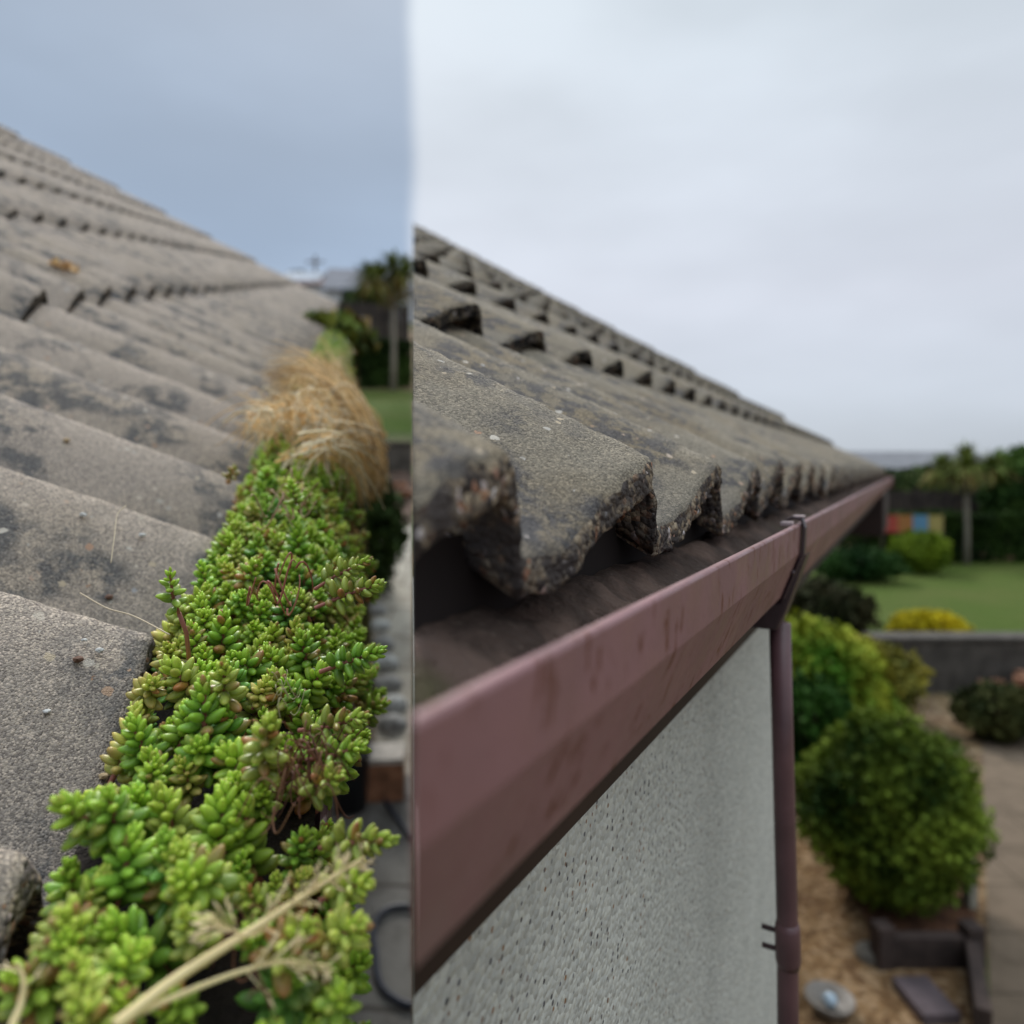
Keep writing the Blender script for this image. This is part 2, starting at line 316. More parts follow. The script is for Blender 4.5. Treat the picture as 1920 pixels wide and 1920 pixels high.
# ------------------------------------------------------------------ tiled roofs
def smooth01(x): x = min(1, max(0, x)); return x*x*(3-2*x)
def roll(ph):
    """saw-tooth roll: flat pan, long rise away from the viewer, rounded crest, steep drop"""
    if ph < .80:
        x = ph/.80; y = max(0.0, (x-.22)/.78); return .10*x+.80*(.45*y+.55*y*y*(3-2*y))
    if ph < .90: x = (ph-.80)/.10; return .90+.10*math.sin(x*math.pi/2)
    if ph < .935: x = (ph-.90)/.035; return 1-.14*x*x
    x = (ph-.935)/.065; return .86*(1-smooth01(x))
class Roof:
    def __init__(s, fr, sp, a0, n0, e_ph, pitch, gauge, amp_lo, amp_hi, step, thk):
        """(a0, n0): crest of the lowest tile edge; e_ph: a station where a crest stands"""
        s.fr, s.sp, s.eph, s.g, s.al, s.ah, s.st, s.th = fr, sp, e_ph, gauge, amp_lo, amp_hi, step, thk
        s.U = V(-math.cos(pitch), 0, math.sin(pitch)); s.Rn = V(math.sin(R(4)), 0, math.cos(R(4)))   # in (a,e,n)
        s.O = V(a0, 0, n0)-s.Rn*(step+amp_lo)
    def ph(s, e): return ((e-s.eph)/s.sp+.90) % 1.0
    def world(s, u, e, h):
        q = s.O+s.U*u+s.Rn*h; return s.fr.pt(q[0], e+q[1], q[2])
    def top(s, ur, e):
        t = ur/s.g; return s.st*(1-t)+roll(s.ph(e))*(s.al+(s.ah-s.al)*t)
    def tile(s, mb, row, e0, e1, fine, rough, seed):
        rs = random.Random(seed)
        nr = 22 if fine else 12
        base = [i/nr for i in range(nr)]+[.87, .90, .92, .935, .95, .968, .985]
        if fine: base += [.942, .96, .976]
        es = sorted({round(e0+(k+b-s.ph(e0))*s.sp, 6) for k in range(-1, int((e1-e0)/s.sp)+3) for b in base})
        es = [e0]+[e for e in es if e0+.0015 < e < e1-.0015]+[e1]
        u0 = row*s.g; L = s.g*1.12
        nu = (72 if fine == 2 else 30) if fine else 4
        nf = 7 if fine else 2
        du = rs.uniform(-.004, .004); dh = rs.uniform(-.001, .0025); tw = rs.uniform(-.003, .003)
        loop = []
        for i in range(nu+1): loop.append(('t', L*(1-(i/nu)**(.8 if fine else 1))))
        for i in range(1, nf+1): loop.append(('f', i/nf))
        loop.append(('b', s.g*.5)); loop.append(('b', L))
        n = len(loop); vs = []; cs = []
        rd = .0022*s.sp/.15
        for e in es:
            ph_ = s.ph(e+.0005); pan = (1-smooth01((ph_-.12)/.42)) if ph_ < .93 else 1.0; crest_highlight = smooth01((ph_-.74)/.12)*(1 if ph_ < .935 else 0)  # masks for the pan tone and the painted crest highlight
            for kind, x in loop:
                cs.append((pan, crest_highlight if kind == 't' else 0, smooth01(1-x/.03) if kind == 't' else 0))
                if kind == 't':
                    h = s.top(x, e); uu = x
                    if x < 1e-6: h -= rd*.8; uu = rd*.5
                elif kind == 'f': h = s.top(0, e)-rd-(s.th-rd)*x; uu = 0.0 if x < .95 else .002
                else: h = s.top(x, e)-s.th; uu = x
                h += dh+tw*(e-e0)/(e1-e0)
                p = s.world(u0+du+uu, e, h)
                if fine:
                    q = Vector(p)
                    if kind == 'f' or (kind == 't' and x < 1e-6):
                        d = noise.fractal(q*170/(s.sp/.15), 1, 2, 4)*.0016*rough; d2 = noise.noise(q*42)*.0022*rough
                        p = p+s.fr.pt(*(-s.U*(d+d2)))+s.fr.pt(*(s.Rn*noise.noise(q*210)*.0011*rough))
                    elif kind == 't':
                        edge = math.exp(-x/.006)
                        d = noise.fractal(q*60, 1, 2, 4)*.0009+noise.noise(q*260)*.0005*(1+2*edge)*rough
                        p = p+s.fr.pt(*(s.Rn*d))
                vs.append(p)
        fs = []; ms = []
        for i in range(len(es)-1):
            for k in range(n):
                k2 = (k+1) % n
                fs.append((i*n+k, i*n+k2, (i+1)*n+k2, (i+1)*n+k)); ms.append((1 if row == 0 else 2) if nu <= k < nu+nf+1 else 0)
        fs.append(tuple(range(n))[::-1]); ms.append(1); fs.append(tuple((len(es)-1)*n+k for k in range(n))); ms.append(1)
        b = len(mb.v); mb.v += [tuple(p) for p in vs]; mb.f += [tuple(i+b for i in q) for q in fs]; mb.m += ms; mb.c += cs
    def build(s, parent, mats, e0, e1, rows, cut=None, rough=1.0, chips=()):
        mb = MB(); W = 2*s.sp
        start = s.eph+.10*s.sp-W*math.ceil((s.eph-e0)/W)
        j = 0; e = start
        while e < e1-.01:
            for r in range(rows):
                c = s.world(r*s.g, e+W/2, 0)
                ex = min(e+W, e1)
                if cut is not None and max((s.world(r*s.g+uu, xx, 0)@cut) for uu in (0, s.g*1.15) for xx in (e, ex)) < 0: continue
                if c[1] > .05:
                    pxx = CX+F*c[0]/c[1]
                d = np.linalg.norm(c)
                fine = 2 if (d < .95 and r < 2) else (1 if d < 2.0 and r < 3 else 0)
                s.tile(mb, r, e, ex-.0012, fine, rough, 97*r+j)
            e += W; j += 1
        for (px, py, size, mi) in chips:
            pass
        return mb.build('roof', mats, parent, smooth=True, cut=cut, usecol=True)
def solve_pitch(fr, x, y, slope):
    best = None
    for i in range(100, 450):
        p = R(i/10); d = fr.P*math.cos(p)-fr.N*math.sin(p)
        a = ray(x, y)*3; b = a+d*.05; q0 = (CX+F*a[0]/a[1], CY-F*a[2]/a[1]); q1 = (CX+F*b[0]/b[1], CY-F*b[2]/b[1])
        e = abs((q1[1]-q0[1])/(q1[0]-q0[0])-slope)
        if best is None or e < best[0]: best = (e, p)
    return best[1]
pA = solve_pitch(A, 300, 392, .53); pAr = solve_pitch(A, 250, 830, .388)
pB = solve_pitch(B, 1200, 634, .53); pBr = solve_pitch(B, 1000, 750, .42)
print('pitches', [round(math.degrees(x), 1) for x in (pA, pAr, pB, pBr)])
Ey = A.E[1]
z4 = 4.60*SA*Ey
crA = A.co(at(455, 905, z4)); aA, nA = crA[0], crA[2]; ephA = crA[1]+.0*SA
tileB = B.co(V(-.130, 0, .001)); zB = 2.87*SB*B.E[1]
cB = B.co(ray(1700, 880)*zB+V(-.130, 0, .0)); aB = cB[0]; ephB = cB[1]
roofA = Roof(A, SA, aA, nA, ephA, pA, .345*KA, .048*KA, .034*KA, .008*KA, .016*KA)
roofB = Roof(B, SB, aB, .006, ephB-.10*SB, R(30.5), .332, .036, .019, .012, .0165)
eEndA = 41*SA; eEndB = 4.95

# ---- house with the planted gutter
baseA = A.pt(aA-1.2, 2.5, -HA)
houseA = thing('house', baseA, 'grey tiled house on the left with plants growing in its gutter', 'house')
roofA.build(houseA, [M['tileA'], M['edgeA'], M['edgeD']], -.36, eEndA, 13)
mb = MB()
lipA = A.co(at(700, 1640, .26))[0]-.020; nlip = nA-.045*KA
gb = aA-.008
prof = [(lipA, nlip), (lipA, nlip-.05*KA), (lipA-.02*KA, nlip-.065*KA), (gb+.008, nlip-.065*KA), (gb, nlip-.05*KA), (gb, nlip+.01),
        (gb+.003, nlip+.01), (gb+.003, nlip-.05*KA), (gb+.010, nlip-.062*KA), (lipA-.022*KA, nlip-.062*KA), (lipA-.003*KA, nlip-.048*KA), (lipA-.003*KA, nlip)]
mb.sweep(prof, A.pt, np.linspace(-.3, eEndA, 9)); mb.build('gutter', M['gutter'], houseA)
mb = MB(); dp0 = [(aA-.06, nA-.082), (aA-.06, nA-.10), (aA-2.5, nA-.10+2.44*math.tan(pA)), (aA-2.5, nA-.082+2.44*math.tan(pA))]
mb.sweep(dp0, A.pt, [-.3, eEndA-.02]); mb.build('roof_deck', M['deck'], houseA)
mb = MB(); wa = aA-.03
mb.box(A.pt(wa-.02, -.3, nA-.30), A.P*.02, A.E*(eEndA+.2), A.N*.22); mb.build('fascia', M['fascia'], houseA)
mb = MB(); ua = 13*.345*KA
pr = [(wa-.025, nA-.10), (wa-.025, -HA-.2), (wa-ua*math.cos(pA), -HA-.2), (wa-ua*math.cos(pA), nA+ua*math.sin(pA)-.12)]
mb.sweep(pr, A.pt, [-.25, eEndA-.3]); mb.build('wall', M['render'], houseA)

# ---- house with the bare gutter
baseB = B.pt(-1.0, 2.0, -HB)
houseB = thing('house', baseB, 'brown tiled house on the right with an empty mauve-brown gutter and pebbledash wall', 'house')
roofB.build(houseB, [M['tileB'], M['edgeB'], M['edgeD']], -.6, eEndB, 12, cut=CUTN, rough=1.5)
GL, GN = -.0745, -.0450
outer = [(GL, GN), (GL-.0012, GN-.0225), (GL-.0155, GN-.0595), (GL-.020, GN-.0625), (-.136, GN-.0625), (-.141, GN-.055), (-.141, GN+.004)]
inner = [(-.139, GN+.004), (-.139, GN-.054), (-.134, GN-.060), (GL-.020, GN-.060), (GL-.0176, GN-.058), (GL-.0036, GN-.022), (GL-.0026, GN-.0015), (GL-.0045, GN-.0005), (GL-.004, GN+.001), (GL-.001, GN+.0012)]
mb = MB(); mb.sweep(outer+inner, B.pt, [-.05]+list(np.linspace(.05, eEndB+.03, 40)))
gut = mb.build('gutter', M['gutter'], houseB, cut=CUTN, bevel=.0006)
mb = MB(); dB = [(-.1365, GN-.040), (-.138, GN+.022), (-.175, GN+.012), (-2.8, -.075+2.65*math.tan(R(30.5))), (-2.8, -.110+2.65*math.tan(R(30.5))), (-.138, GN-.040)]  # dark front face stands in for shade at the gutter back
mb.sweep(dB, B.pt, [-.4, eEndB-.02]); mb.build('roof_deck', M['deck'], houseB, cut=CUTN)
# silt lying in the gutter
es = np.linspace(.05, eEndB, 420); aa = np.linspace(-.1385, GL-.006, 22); vs = []; fs = []
for e in es:
    for a in aa:
        q = Vector((a, e, 0)); h = GN-.021+.014*smooth01((-.100-a)/.035)+.007*noise.fractal(q*22, 1, 2, 3)+.004*noise.noise(q*90)-.004*smooth01((a+.12)/.03)
        vs.append(B.pt(a, e, max(h, GN-.0595)))
na = len(aa)
fs = np.array([(i*na+k, i*na+k+1, (i+1)*na+k+1, (i+1)*na+k) for i in range(len(es)-1) for k in range(na-1)])
o = mesh_np('silt', vs, fs, M['silt'], houseB); bm = bmesh.new(); bm.from_mesh(o.data); cut_bm(bm, CUTN, origin(houseB)); bm.to_mesh(o.data); bm.free()
ZW = .93*1.1413
eW = ZW
mb = MB(); mb.box(B.pt(-.160, -.2, -.176), B.P*.016, B.E*(eEndB+.2), B.N*.130); mb.build('fascia', M['fascia'], houseB, cut=CUTN)
mb = MB()
mb.box(B.pt(-.40, -2.0, -HB-.2), B.P*(.40-.152), B.E*(2.0+eW-.03), B.N*(HB+.2-.10)); mb.build('wall', M['dash'], houseB, cut=CUTN)
mb = MB(); mb.box(B.pt(-.402, eW-.0297, -HB-.1), B.P*(.402-.1505), B.E*.030, B.N*(HB-.02)); mb.build('corner_strip', M['bead'], houseB, bevel=.002)
for a_, e_ in ((-1.1, 2.0), (-1.9, 3.6), (-1.3, 4.3), (-2.6, 4.6)):
    mb = MB(); mb.box(B.pt(a_, e_, -HB-.2), B.P*.12, B.E*.12, B.N*(HB+.2-.16-a_*.55)); mb.build('porch_post', M['fascia'], houseB, bevel=.004)
mb = MB(); mb.box(B.pt(-.45, .9, -.20), B.P*.29, B.E*(eEndB-.95), B.N*.02); mb.build('soffit', M['fascia'], houseB, cut=CUTN)
# barge box at the far end of the eaves
mb = MB(); mb.box(B.pt(-.55, eEndB-.85, -.345), B.P*(.55-.10), B.E*.85, B.N*.23); mb.build('eaves_box', M['fascia'], houseB, bevel=.01)
mb = MB(); mb.box(B.pt(GL-.07, eEndB+.031, GN-.066), B.P*.072, B.E*.006, B.N*.07); mb.build('gutter_end_cap', M['gutter'], houseB)
# bracket strap, outlet and downpipe
eb = .545*1.1413
br = thing_o = None
def off(prof, d):
    out = []
    for i, (a, n) in enumerate(prof):
        p0 = prof[max(i-1, 0)]; p1 = prof[min(i+1, len(prof)-1)]; t = unit(V(p1[0]-p0[0], p1[1]-p0[1])); out.append((a-t[1]*d, n+t[0]*d))
    return out
path = [(GL-.010, GN+.002), (GL-.006, GN+.0045), (GL-.001, GN+.0035), (GL+.0005, GN-.002), (GL-.0005, GN-.0225), (GL-.0075, GN-.040), (GL-.0150, GN-.0595)]
outp = off(path, .0030)
inp = off(path, .0007)
mb = MB(); mb.sweep(outp+inp[::-1], B.pt, [eb-.0062, eb+.0062])
bracket = mb.build('gutter_bracket', M['bracket'], houseB, bevel=.0008)
mb = MB()   # fin that widens from the strap to the outlet
fin = [(GL+.0035, GN-.024), (GL-.0035, GN-.046), (GL-.012, GN-.071), (GL-.019, GN-.088), (-.128, GN-.088), (-.128, GN-.066), (GL-.018, GN-.0645), (GL-.0055, GN-.030)]
mb.sweep(fin, B.pt, [eb+.001, eb+.034]); mb.build('gutter_outlet', M['bracket'], houseB, bevel=.002)
mb = MB(); mb.box(B.pt(GL-.013, eb-.0225, GN+.0005), B.P*.009, B.E*.009, B.N*.003); mb.box(B.pt(GL-.006, eb-.0055, GN+.0062), B.P*.0085, B.E*.011, B.N*.0014)
mb.build('clip_tab', M['tab'], bracket, bevel=.0005)
mb = MB(); mb.lathe(B.pt(GL-.008, eb-.0085, GN-.038), [(.0001, 0), (.0022, .0002), (.0022, .003), (.0012, .0042)], 10, axis=B.P); mb.build('screw', M['bracket'], bracket, smooth=True)
pc = B.co(at(1463, 1200, .612)); pcb = B.co(at(1480, 1890, .612))
def pipe_at(n):
    t = min(1.35, (n-pc[2])/(pcb[2]-pc[2])); return B.pt(pc[0]+(pcb[0]-pc[0])*t, pc[1]+(pcb[1]-pc[1])*t, n)
mb = MB(); mb.tube([pipe_at(n) for n in (GN-.086, -.25, -.395, -1.2, -HB+.02)], [.0088]*5, 24)
pipe = mb.build('downpipe', M['pipe'], houseB, smooth=True)
mb = MB(); mb.tube([pipe_at(n) for n in (-.386, -.392, -.418, -.424)], [.0092, .0104, .0104, .0092], 24)
mb.build('pipe_collar', M['pipe'], pipe, smooth=True)
mb = MB()
for n in (-.396, -.412): mb.tube([pipe_at(n), pipe_at(n)-B.P*.021], .0022, 8)
mb.build('pipe_clip', M['bracket'], pipe, smooth=True)

# ------------------------------------------------------------------ terrain, lawn, paths
def smoothstep(a, b, x): x = np.clip((x-a)/(b-a), 0, 1); return x*x*(3-2*x)
kE = A.E[2]/A.E[1]
def zA_plane(x, y): return (-HA-(A.N[0]*x+A.N[1]*y))/A.N[2]
def terr(x, y):
    za = zA_plane(x, np.minimum(y, 62))
    za = np.where(y > 62, zA_plane(x, 62)+.02*(y-62)*0, za)
    za = np.where(y < 0, np.minimum(za, -HA), za)
    f = smoothstep(-.10, .20, x/np.maximum(y, .8)); f = np.maximum(f, smoothstep(0.5, -1.5, y)*smoothstep(-.3, .5, x))
    za = za*smoothstep(-60, -25, x)+(-HB)*(1-smoothstep(-60, -25, x))
    return za*(1-f)+(-HB-.0)*f
def grid_axis(lims, n0):
    return np.concatenate([np.linspace(a, b, n, endpoint=False) for a, b, n in lims]+[[lims[-1][1]]])
xs = grid_axis([(-900, -60, 14), (-60, -14, 24), (-14, 14, 150), (14, 60, 20), (60, 900, 14)], 0)
ys = grid_axis([(-60, -2, 8), (-2, 20, 120), (20, 80, 60), (80, 900, 20)], 0)
X, Y = np.meshgrid(xs, ys); ZZ = terr(X, Y)
nx = len(xs)
fs = np.array([(j*nx+i, j*nx+i+1, (j+1)*nx+i+1, (j+1)*nx+i) for j in range(len(ys)-1) for i in range(nx-1)])
def ground_mat():
    m = Mat('garden_earth', .95, spec=.1)
    c = m.mix(m.mr(m.noise(1.2, 5), .4, .6), (.17, .115, .06), (.105, .068, .042))
    c = m.mix(m.mr(m.noise(14, 5), .5, .62), c, (.24, .18, .11))
    c = m.mix(m.mr(m.noise(.5, 4), .5, .6), c, (.07, .085, .03))
    m.color(c).bump(m.noise(30, 5), .02); return m.m
tag(mesh_np('ground', np.stack([X, Y, ZZ], -1).reshape(-1, 3), fs, ground_mat()), kind='structure')
def sheet(name, pts, mat, kind='structure', up=Z, n=1, cat=None, label=None, thick=0):
    """quad patch (4 corners, counter-clockwise) subdivided"""
    p = [np.asarray(q) for q in pts]; vs = []; 
    for j in range(n+1):
        for i in range(n+1):
            u, v = i/n, j/n; vs.append((p[0]*(1-u)+p[1]*u)*(1-v)+(p[3]*(1-u)+p[2]*u)*v)
    fs = [(j*(n+1)+i, j*(n+1)+i+1, (j+1)*(n+1)+i+1, (j+1)*(n+1)+i) for j in range(n) for i in range(n)]
    o = mesh_np(name, vs, fs, mat, base=sum(p)/4, smooth=False); tag(o, label, cat, kind=kind); return o
def lawn_mat():
    m = Mat('lawn_grass', .9, spec=.1)
    c = m.mix(m.mr(m.noise(.6, 4), .35, .65), (.085, .125, .020), (.115, .135, .032))
    c = m.mix(m.mr(m.noise(40, 4), .4, .7), c, (.045, .075, .015)); m.color(c).bump(m.noise(80, 4), .03); return m.m
M['lawn'] = lawn_mat()
def slabs(name, sc, base, dark):
    m = Mat(name, .9, spec=.15)
    b = m.N('ShaderNodeTexBrick'); m.L(m.co, b.inputs[0]); b.inputs['Scale'].default_value = sc; b.inputs['Mortar Size'].default_value = .012
    b.inputs['Color1'].default_value = (*base, 1); b.inputs['Color2'].default_value = (*(x*.85 for x in base), 1); b.inputs['Mortar'].default_value = (*dark, 1)
    b.inputs['Brick Width'].default_value = 1.3; b.inputs['Row Height'].default_value = .6
    c = m.mix(m.mr(m.noise(7, 5, .6), .4, .7, 0, .6), b.outputs[0], dark)
    m.color(c).bump(m.noise(60, 4), .004); return m.m
M['slabA'] = slabs('grey_paving', 1.3, (.44, .40, .33), (.20, .175, .14))
M['patio'] = slabs('dark_patio', 1.1, (.23, .22, .20), (.10, .09, .08))
M['slabB'] = slabs('brown_path', 1.4, (.155, .115, .08), (.08, .06, .04))
def spA(*pts, off=.006): return [gA(x, y, off) for x, y in pts]
def spB(*pts, off=.004): return [gB(x, y, off) for x, y in pts]
sheet('lawn', spA((560, 806), (774, 812), (774, 733), (560, 733)), M['lawn'])
sheet('patio', spA((380, 1960), (774, 1960), (774, 1455), (520, 1455)), M['patio'])
sheet('path', spA((705, 1454), (774, 1454), (774, 985), (700, 985), off=.010), M['slabA'])
sheet('lawn', spB((1380, 1195), (2100, 1195), (2100, 1052), (1380, 1052)), M['lawn'])
sheet('path', spB((1860, 1960), (2120, 1960), (1960, 1290), (1838, 1290)), M['slabB'])
def gravel_mat():
    m = Mat('tan_gravel', .95, spec=.1); v = m.vor(28); s_ = m.N('ShaderNodeSeparateColor'); m.L(v.outputs['Color'], s_.inputs[0])
    c = m.ramp(s_.outputs[0], [(0, (.10, .055, .026)), (.5, (.19, .115, .055)), (1, (.28, .19, .11))])
    c = m.mix(m.mr(m.noise(2.2, 4), .5, .64, 0, .7), c, (.10, .055, .03)); m.color(c).bump(v.outputs['Distance'], -.02); return m.m
sheet('gravel_bed', spB((1400, 1990), (1856, 1990), (1838, 1560), (1430, 1560)), gravel_mat())

# hills and far terrain, sky side
def hills():
    vs = []; n = 90
    for i in range(n+1):
        px = -700+i*(3900/n); t = smoothstep(600, 1300, np.array(float(px)))
        py = 527+(875-527)*float(t)+6*noise.noise(Vector((px*.006, 3, 0)))-3*noise.noise(Vector((px*.03, 1, 0)))
        d = 420; p = ray(px, py)*d; vs += [p, ray(px, py)*d*1.5+V(0, 0, -8), V(p[0], p[1]*.86, -HB-6)]
    fs = []
    for i in range(n):
        a, b = 3*i, 3*i+3; fs += [(a, b, b+1, a+1), (a+2, b+2, b, a)]
    o = mesh_np('hills', vs, fs, simple('hill_woods', (.10, .14, .13), .95, .3, .02), smooth=True); tag(o, kind='structure')
hills()

# ------------------------------------------------------------------ foliage helpers
def rot_rows(d, n):
    """orthonormal frames from direction arrays"""
    d = d/np.linalg.norm(d, axis=1, keepdims=True); r = rng.normal(size=d.shape); u = np.cross(d, r); u /= np.linalg.norm(u, axis=1, keepdims=True); return d, u, np.cross(d, u)
def leaf_cloud(name, centers, size, cols, parent=None, up=.3, base=None, aspect=.45):
    n = len(centers); d = rng.normal(size=(n, 3)); d[:, 2] += up; d, u, q = rot_rows(d, n)
    s = size*rng.uniform(.6, 1.3, (n, 1)); c = np.asarray(centers)
    v = np.stack([c-d*s*.5, c+u*s*aspect, c+d*s*.5+q*s*.12, c-u*s*aspect], 1).reshape(-1, 3)
    f = np.arange(4*n).reshape(n, 4); cc = np.repeat(cols, 4, 0)
    return mesh_np(name, v, f, M['foliage'], parent, base, cols=cc, smooth=False)
def ell_points(c, r, n, seed=1, hollow=.45, wob=.24):
    """points through the outer part of a lumpy ellipsoid"""
    d = rng.normal(size=(n, 3)); d /= np.linalg.norm(d, axis=1, keepdims=True)
    k = np.array([1+wob*noise.noise(Vector(x*2.1)+Vector((seed, 0, 0)))+.18*noise.noise(Vector(x*5.5)+Vector((0, seed, 0))) for x in d])
    rad = rng.uniform(hollow, 1, n)**.6*k
    return np.asarray(c)+d*rad[:, None]*np.asarray(r), d
def mixcol(n, cols, jit=.25):
    cols = np.array(cols); c = cols[rng.integers(0, len(cols), n)]; return np.clip(c*rng.uniform(1-jit, 1+jit, (n, 1)), 0, 1)
def clump_cols(pts, lo, hi, sc=2.5, seed=0):
    f = np.array([noise.noise(Vector(p)*sc+Vector((seed, 0, 0))) for p in pts]); f = np.clip(.5+f*.9+rng.normal(0, .12, len(pts)), 0, 1)[:, None]
    return np.asarray(lo)*(1-f)+np.asarray(hi)*f
def bush(name, base, w, d, h, n, leaf, lo, hi, label, cat='bush', group=None, seed=1, lift=.0):
    t = thing(name, base, label, cat, group)
    c = base+V(0, 0, lift+h*.5); pts, _ = ell_points(c, (w/2, d/2, h/2), n, seed=seed, wob=.12 if name == 'round_bush' else .24)
    pts = pts[pts[:, 2] > base[2]-.02]
    leaf_cloud('foliage', pts, leaf, clump_cols(pts, lo, hi, 3/max(w, .4), seed), t)
    mb = MB()
    for k in range(5):
        a = k*1.3+seed; mb.tube([base+V(0, 0, -.05), base+V(math.cos(a)*w*.12, math.sin(a)*d*.12, h*.35), base+V(math.cos(a)*w*.3, math.sin(a)*d*.3, h*.8)], [.03*w, .02*w, .006*w], 6)
    mb.build('stem', M['bark'], t, smooth=True); return t
M['bark'] = simple('bark', (.16, .125, .09), .9, .3, 20, .01, 60)
def cordyline(base, h, heads, hr, label, n=130, pale=False):
    t = thing('palm_tree', base, label, 'tree', 'palm-like trees on the far lawns')
    mb = MB(); top = base+V(0, 0, h*.62); mb.tube([base+V(0, 0, -.1), base+V(.02, 0, h*.3), top], [.085, .065, .06], 10)
    tips = []
    for k in range(heads):
        a = 2*math.pi*k/heads+.4; r = hr*.95 if k else .0
        p = top+V(math.cos(a)*r, math.sin(a)*r, h*(.16+.10*random.random())+(h*.10 if k == 0 else 0)); mb.tube([top, top+(p-top)*.5+V(math.cos(a)*r*.15, 0, -.02), p], [.05, .04, .035], 7); tips.append(p)
    mb.build('trunk', simple('pale_trunk', (.30, .26, .20), .9, .3, 15), t, smooth=True)
    vs = []; cs = []
    for p in tips:
        for i in range(n):
            th = random.uniform(0, 2*math.pi); el = random.uniform(-.75, 1.35); L = hr*random.uniform(.75, 1.15)
            d = V(math.cos(th)*math.cos(el), math.sin(th)*math.cos(el), math.sin(el)); s_ = unit(np.cross(d, Z))*hr*.045
            q1 = p+d*L*.5; q2 = p+d*L+V(0, 0, -L*.28)
            vs += [p-s_*.6, p+s_*.6, q1+s_, q1-s_, q1-s_, q1+s_, q2+s_*.15, q2-s_*.15]
            g = random.random(); old = el < -.1
            col = (.20+.08*g, .15+.05*g, .06) if old and random.random() < .6 else (.10+.10*g, .135+.09*g, .03+.02*g)
            cs += [col]*8
    mesh_np('crown', np.array(vs), np.arange(len(vs)).reshape(-1, 4), M['foliage'], t, cols=np.array(cs), smooth=False)
    return t
def hedge(name, p0, p1, depth, h, n, leaf, lo, hi, label):
    base = (p0+p1)/2; L = np.linalg.norm(p1-p0); d = unit(p1-p0); q = unit(np.cross(d, Z))
    if q[1] < 0: q = -q
    t = thing(name, base, label, 'hedge')
    u = rng.uniform(0, 1, (n, 3)); face = rng.integers(0, 3, n); u[face == 0, 2] = 1-rng.uniform(0, .12, (face == 0).sum()); u[face == 1, 1] = rng.uniform(0, .3, (face == 1).sum())
    pts = p0+d*(u[:, :1]*L)+q*(u[:, 1:2]*depth)+np.outer(u[:, 2], Z)*h
    for i in range(n): pts[i] += V(0, 0, .12*h*noise.noise(Vector(pts[i]*1.5)))
    leaf_cloud('foliage', pts, leaf, clump_cols(pts, lo, hi, 1.5), t)
    for k in range(int(L/.8)+2):
        mb = MB(); mb.tube([p0+d*min(L-.1, k*.8+.1)+q*depth*.5+V(0, 0, -.1), p0+d*min(L-.1, k*.8+.1)+q*depth*.5+V(0, 0, h*.7)], [.05, .02], 6); mb.build('stem', M['bark'], t, smooth=True)
    return t

# ------------------------------------------------------------------ left garden
DG, MG = (.010, .022, .006), (.045, .085, .018)
hedge('hedge', gA(630, 728), gA(774, 728), .9, 1.25, 9000, .11, (.008, .018, .005), (.05, .09, .018), 'dark green hedge along the far side of the left lawn')
cordyline(gA(737, 733), 3.35, 5, .62, 'palm-like tree with a pale trunk at the edge of the left lawn')
# board fence behind the hedge
def board_fence(p0, p1, h, label, cat='fence'):
    t = thing('board_fence', (p0+p1)/2, label, cat); d = unit(p1-p0); L = np.linalg.norm(p1-p0); q = unit(np.cross(d, Z)); mt = simple('dark_fence_board', (.055, .042, .035), .85, .3, 5)
    mb = MB(); k = 0
    while k*.15 < L-.15: mb.box(p0+d*(k*.15)+V(0, 0, -.2)+q*(.012 if k % 2 else 0), d*.14, q*.02, V(0, 0, h+.2)); k += 1
    mb.build('board_panel', mt, t)
    for k in range(int(L/1.8)+1):
        mb = MB(); mb.box(p0+d*min(L-.1, k*1.8)+q*.04+V(0, 0, -.2), d*.09, q*.09, V(0, 0, h+.28)); mb.build('post', mt, t)
board_fence(gA(600, 705), gA(774, 705), 2.05, 'dark board fence behind the left hedge')
# coloured windbreaks
def windbreak(p0, p1, h, z0, cols, label):
    t = thing('windbreak', (p0+p1)/2, label, 'windbreak'); d = (p1-p0)/len(cols); q = unit(np.cross(d, Z))
    for i, c in enumerate(cols):
        mb = MB(); mb.box(p0+d*i+V(0, 0, z0), d*.985, q*.012, V(0, 0, h)); mb.build('panel', simple('cloth', c, .8, .12, 3), t)
    for i in range(len(cols)+1):
        mb = MB(); mb.tube([p0+d*i-q*.02+V(0, 0, -.1), p0+d*i-q*.02+V(0, 0, z0+h+.05)], .018, 6); mb.build('pole', M['bark'], t, smooth=True)
wp0, wp1 = gA(664, 716), gA(694, 716)
windbreak(wp0, wp1, .44, 1.28, [(.35, .42, .55), (.45, .30, .13)], 'blue and tan cloth windbreak above the left hedge')
# low wall with shrubs beyond the near beds
def block_wall(p0, p1, h, thk, mat, label, cop=None, cat='wall'):
    t = thing('garden_wall', (p0+p1)/2, label, cat); d = unit(p1-p0); q = unit(np.cross(d, Z)); q = q if q[1] > 0 else -q
    mb = MB(); mb.box(p0+V(0, 0, -.3), p1-p0, q*thk, V(0, 0, h+.3)); mb.build('wall', mat, t, bevel=.012)
    mb = MB(); mb.box(p0+V(0, 0, h+.001)-q*.02, p1-p0, q*(thk+.04), V(0, 0, .05)); mb.build('coping', cop or mat, t, bevel=.01)
    return t
M['block'] = simple('grey_block', (.095, .083, .07), .95, .3, 6, .01, 40)
M['brick'] = simple('old_brick', (.34, .16, .09), .9, .35, 14, .008, 60)
block_wall(gA(640, 885), gA(774, 885), .38, .25, M['block'], 'low grey wall between the left lawn and the path')
sheet('flower_bed', spA((640, 984), (774, 984), (774, 884), (640, 884)), simple('bark_mulch', (.10, .06, .04), .95, .4, 9, .02, 30), kind='structure')
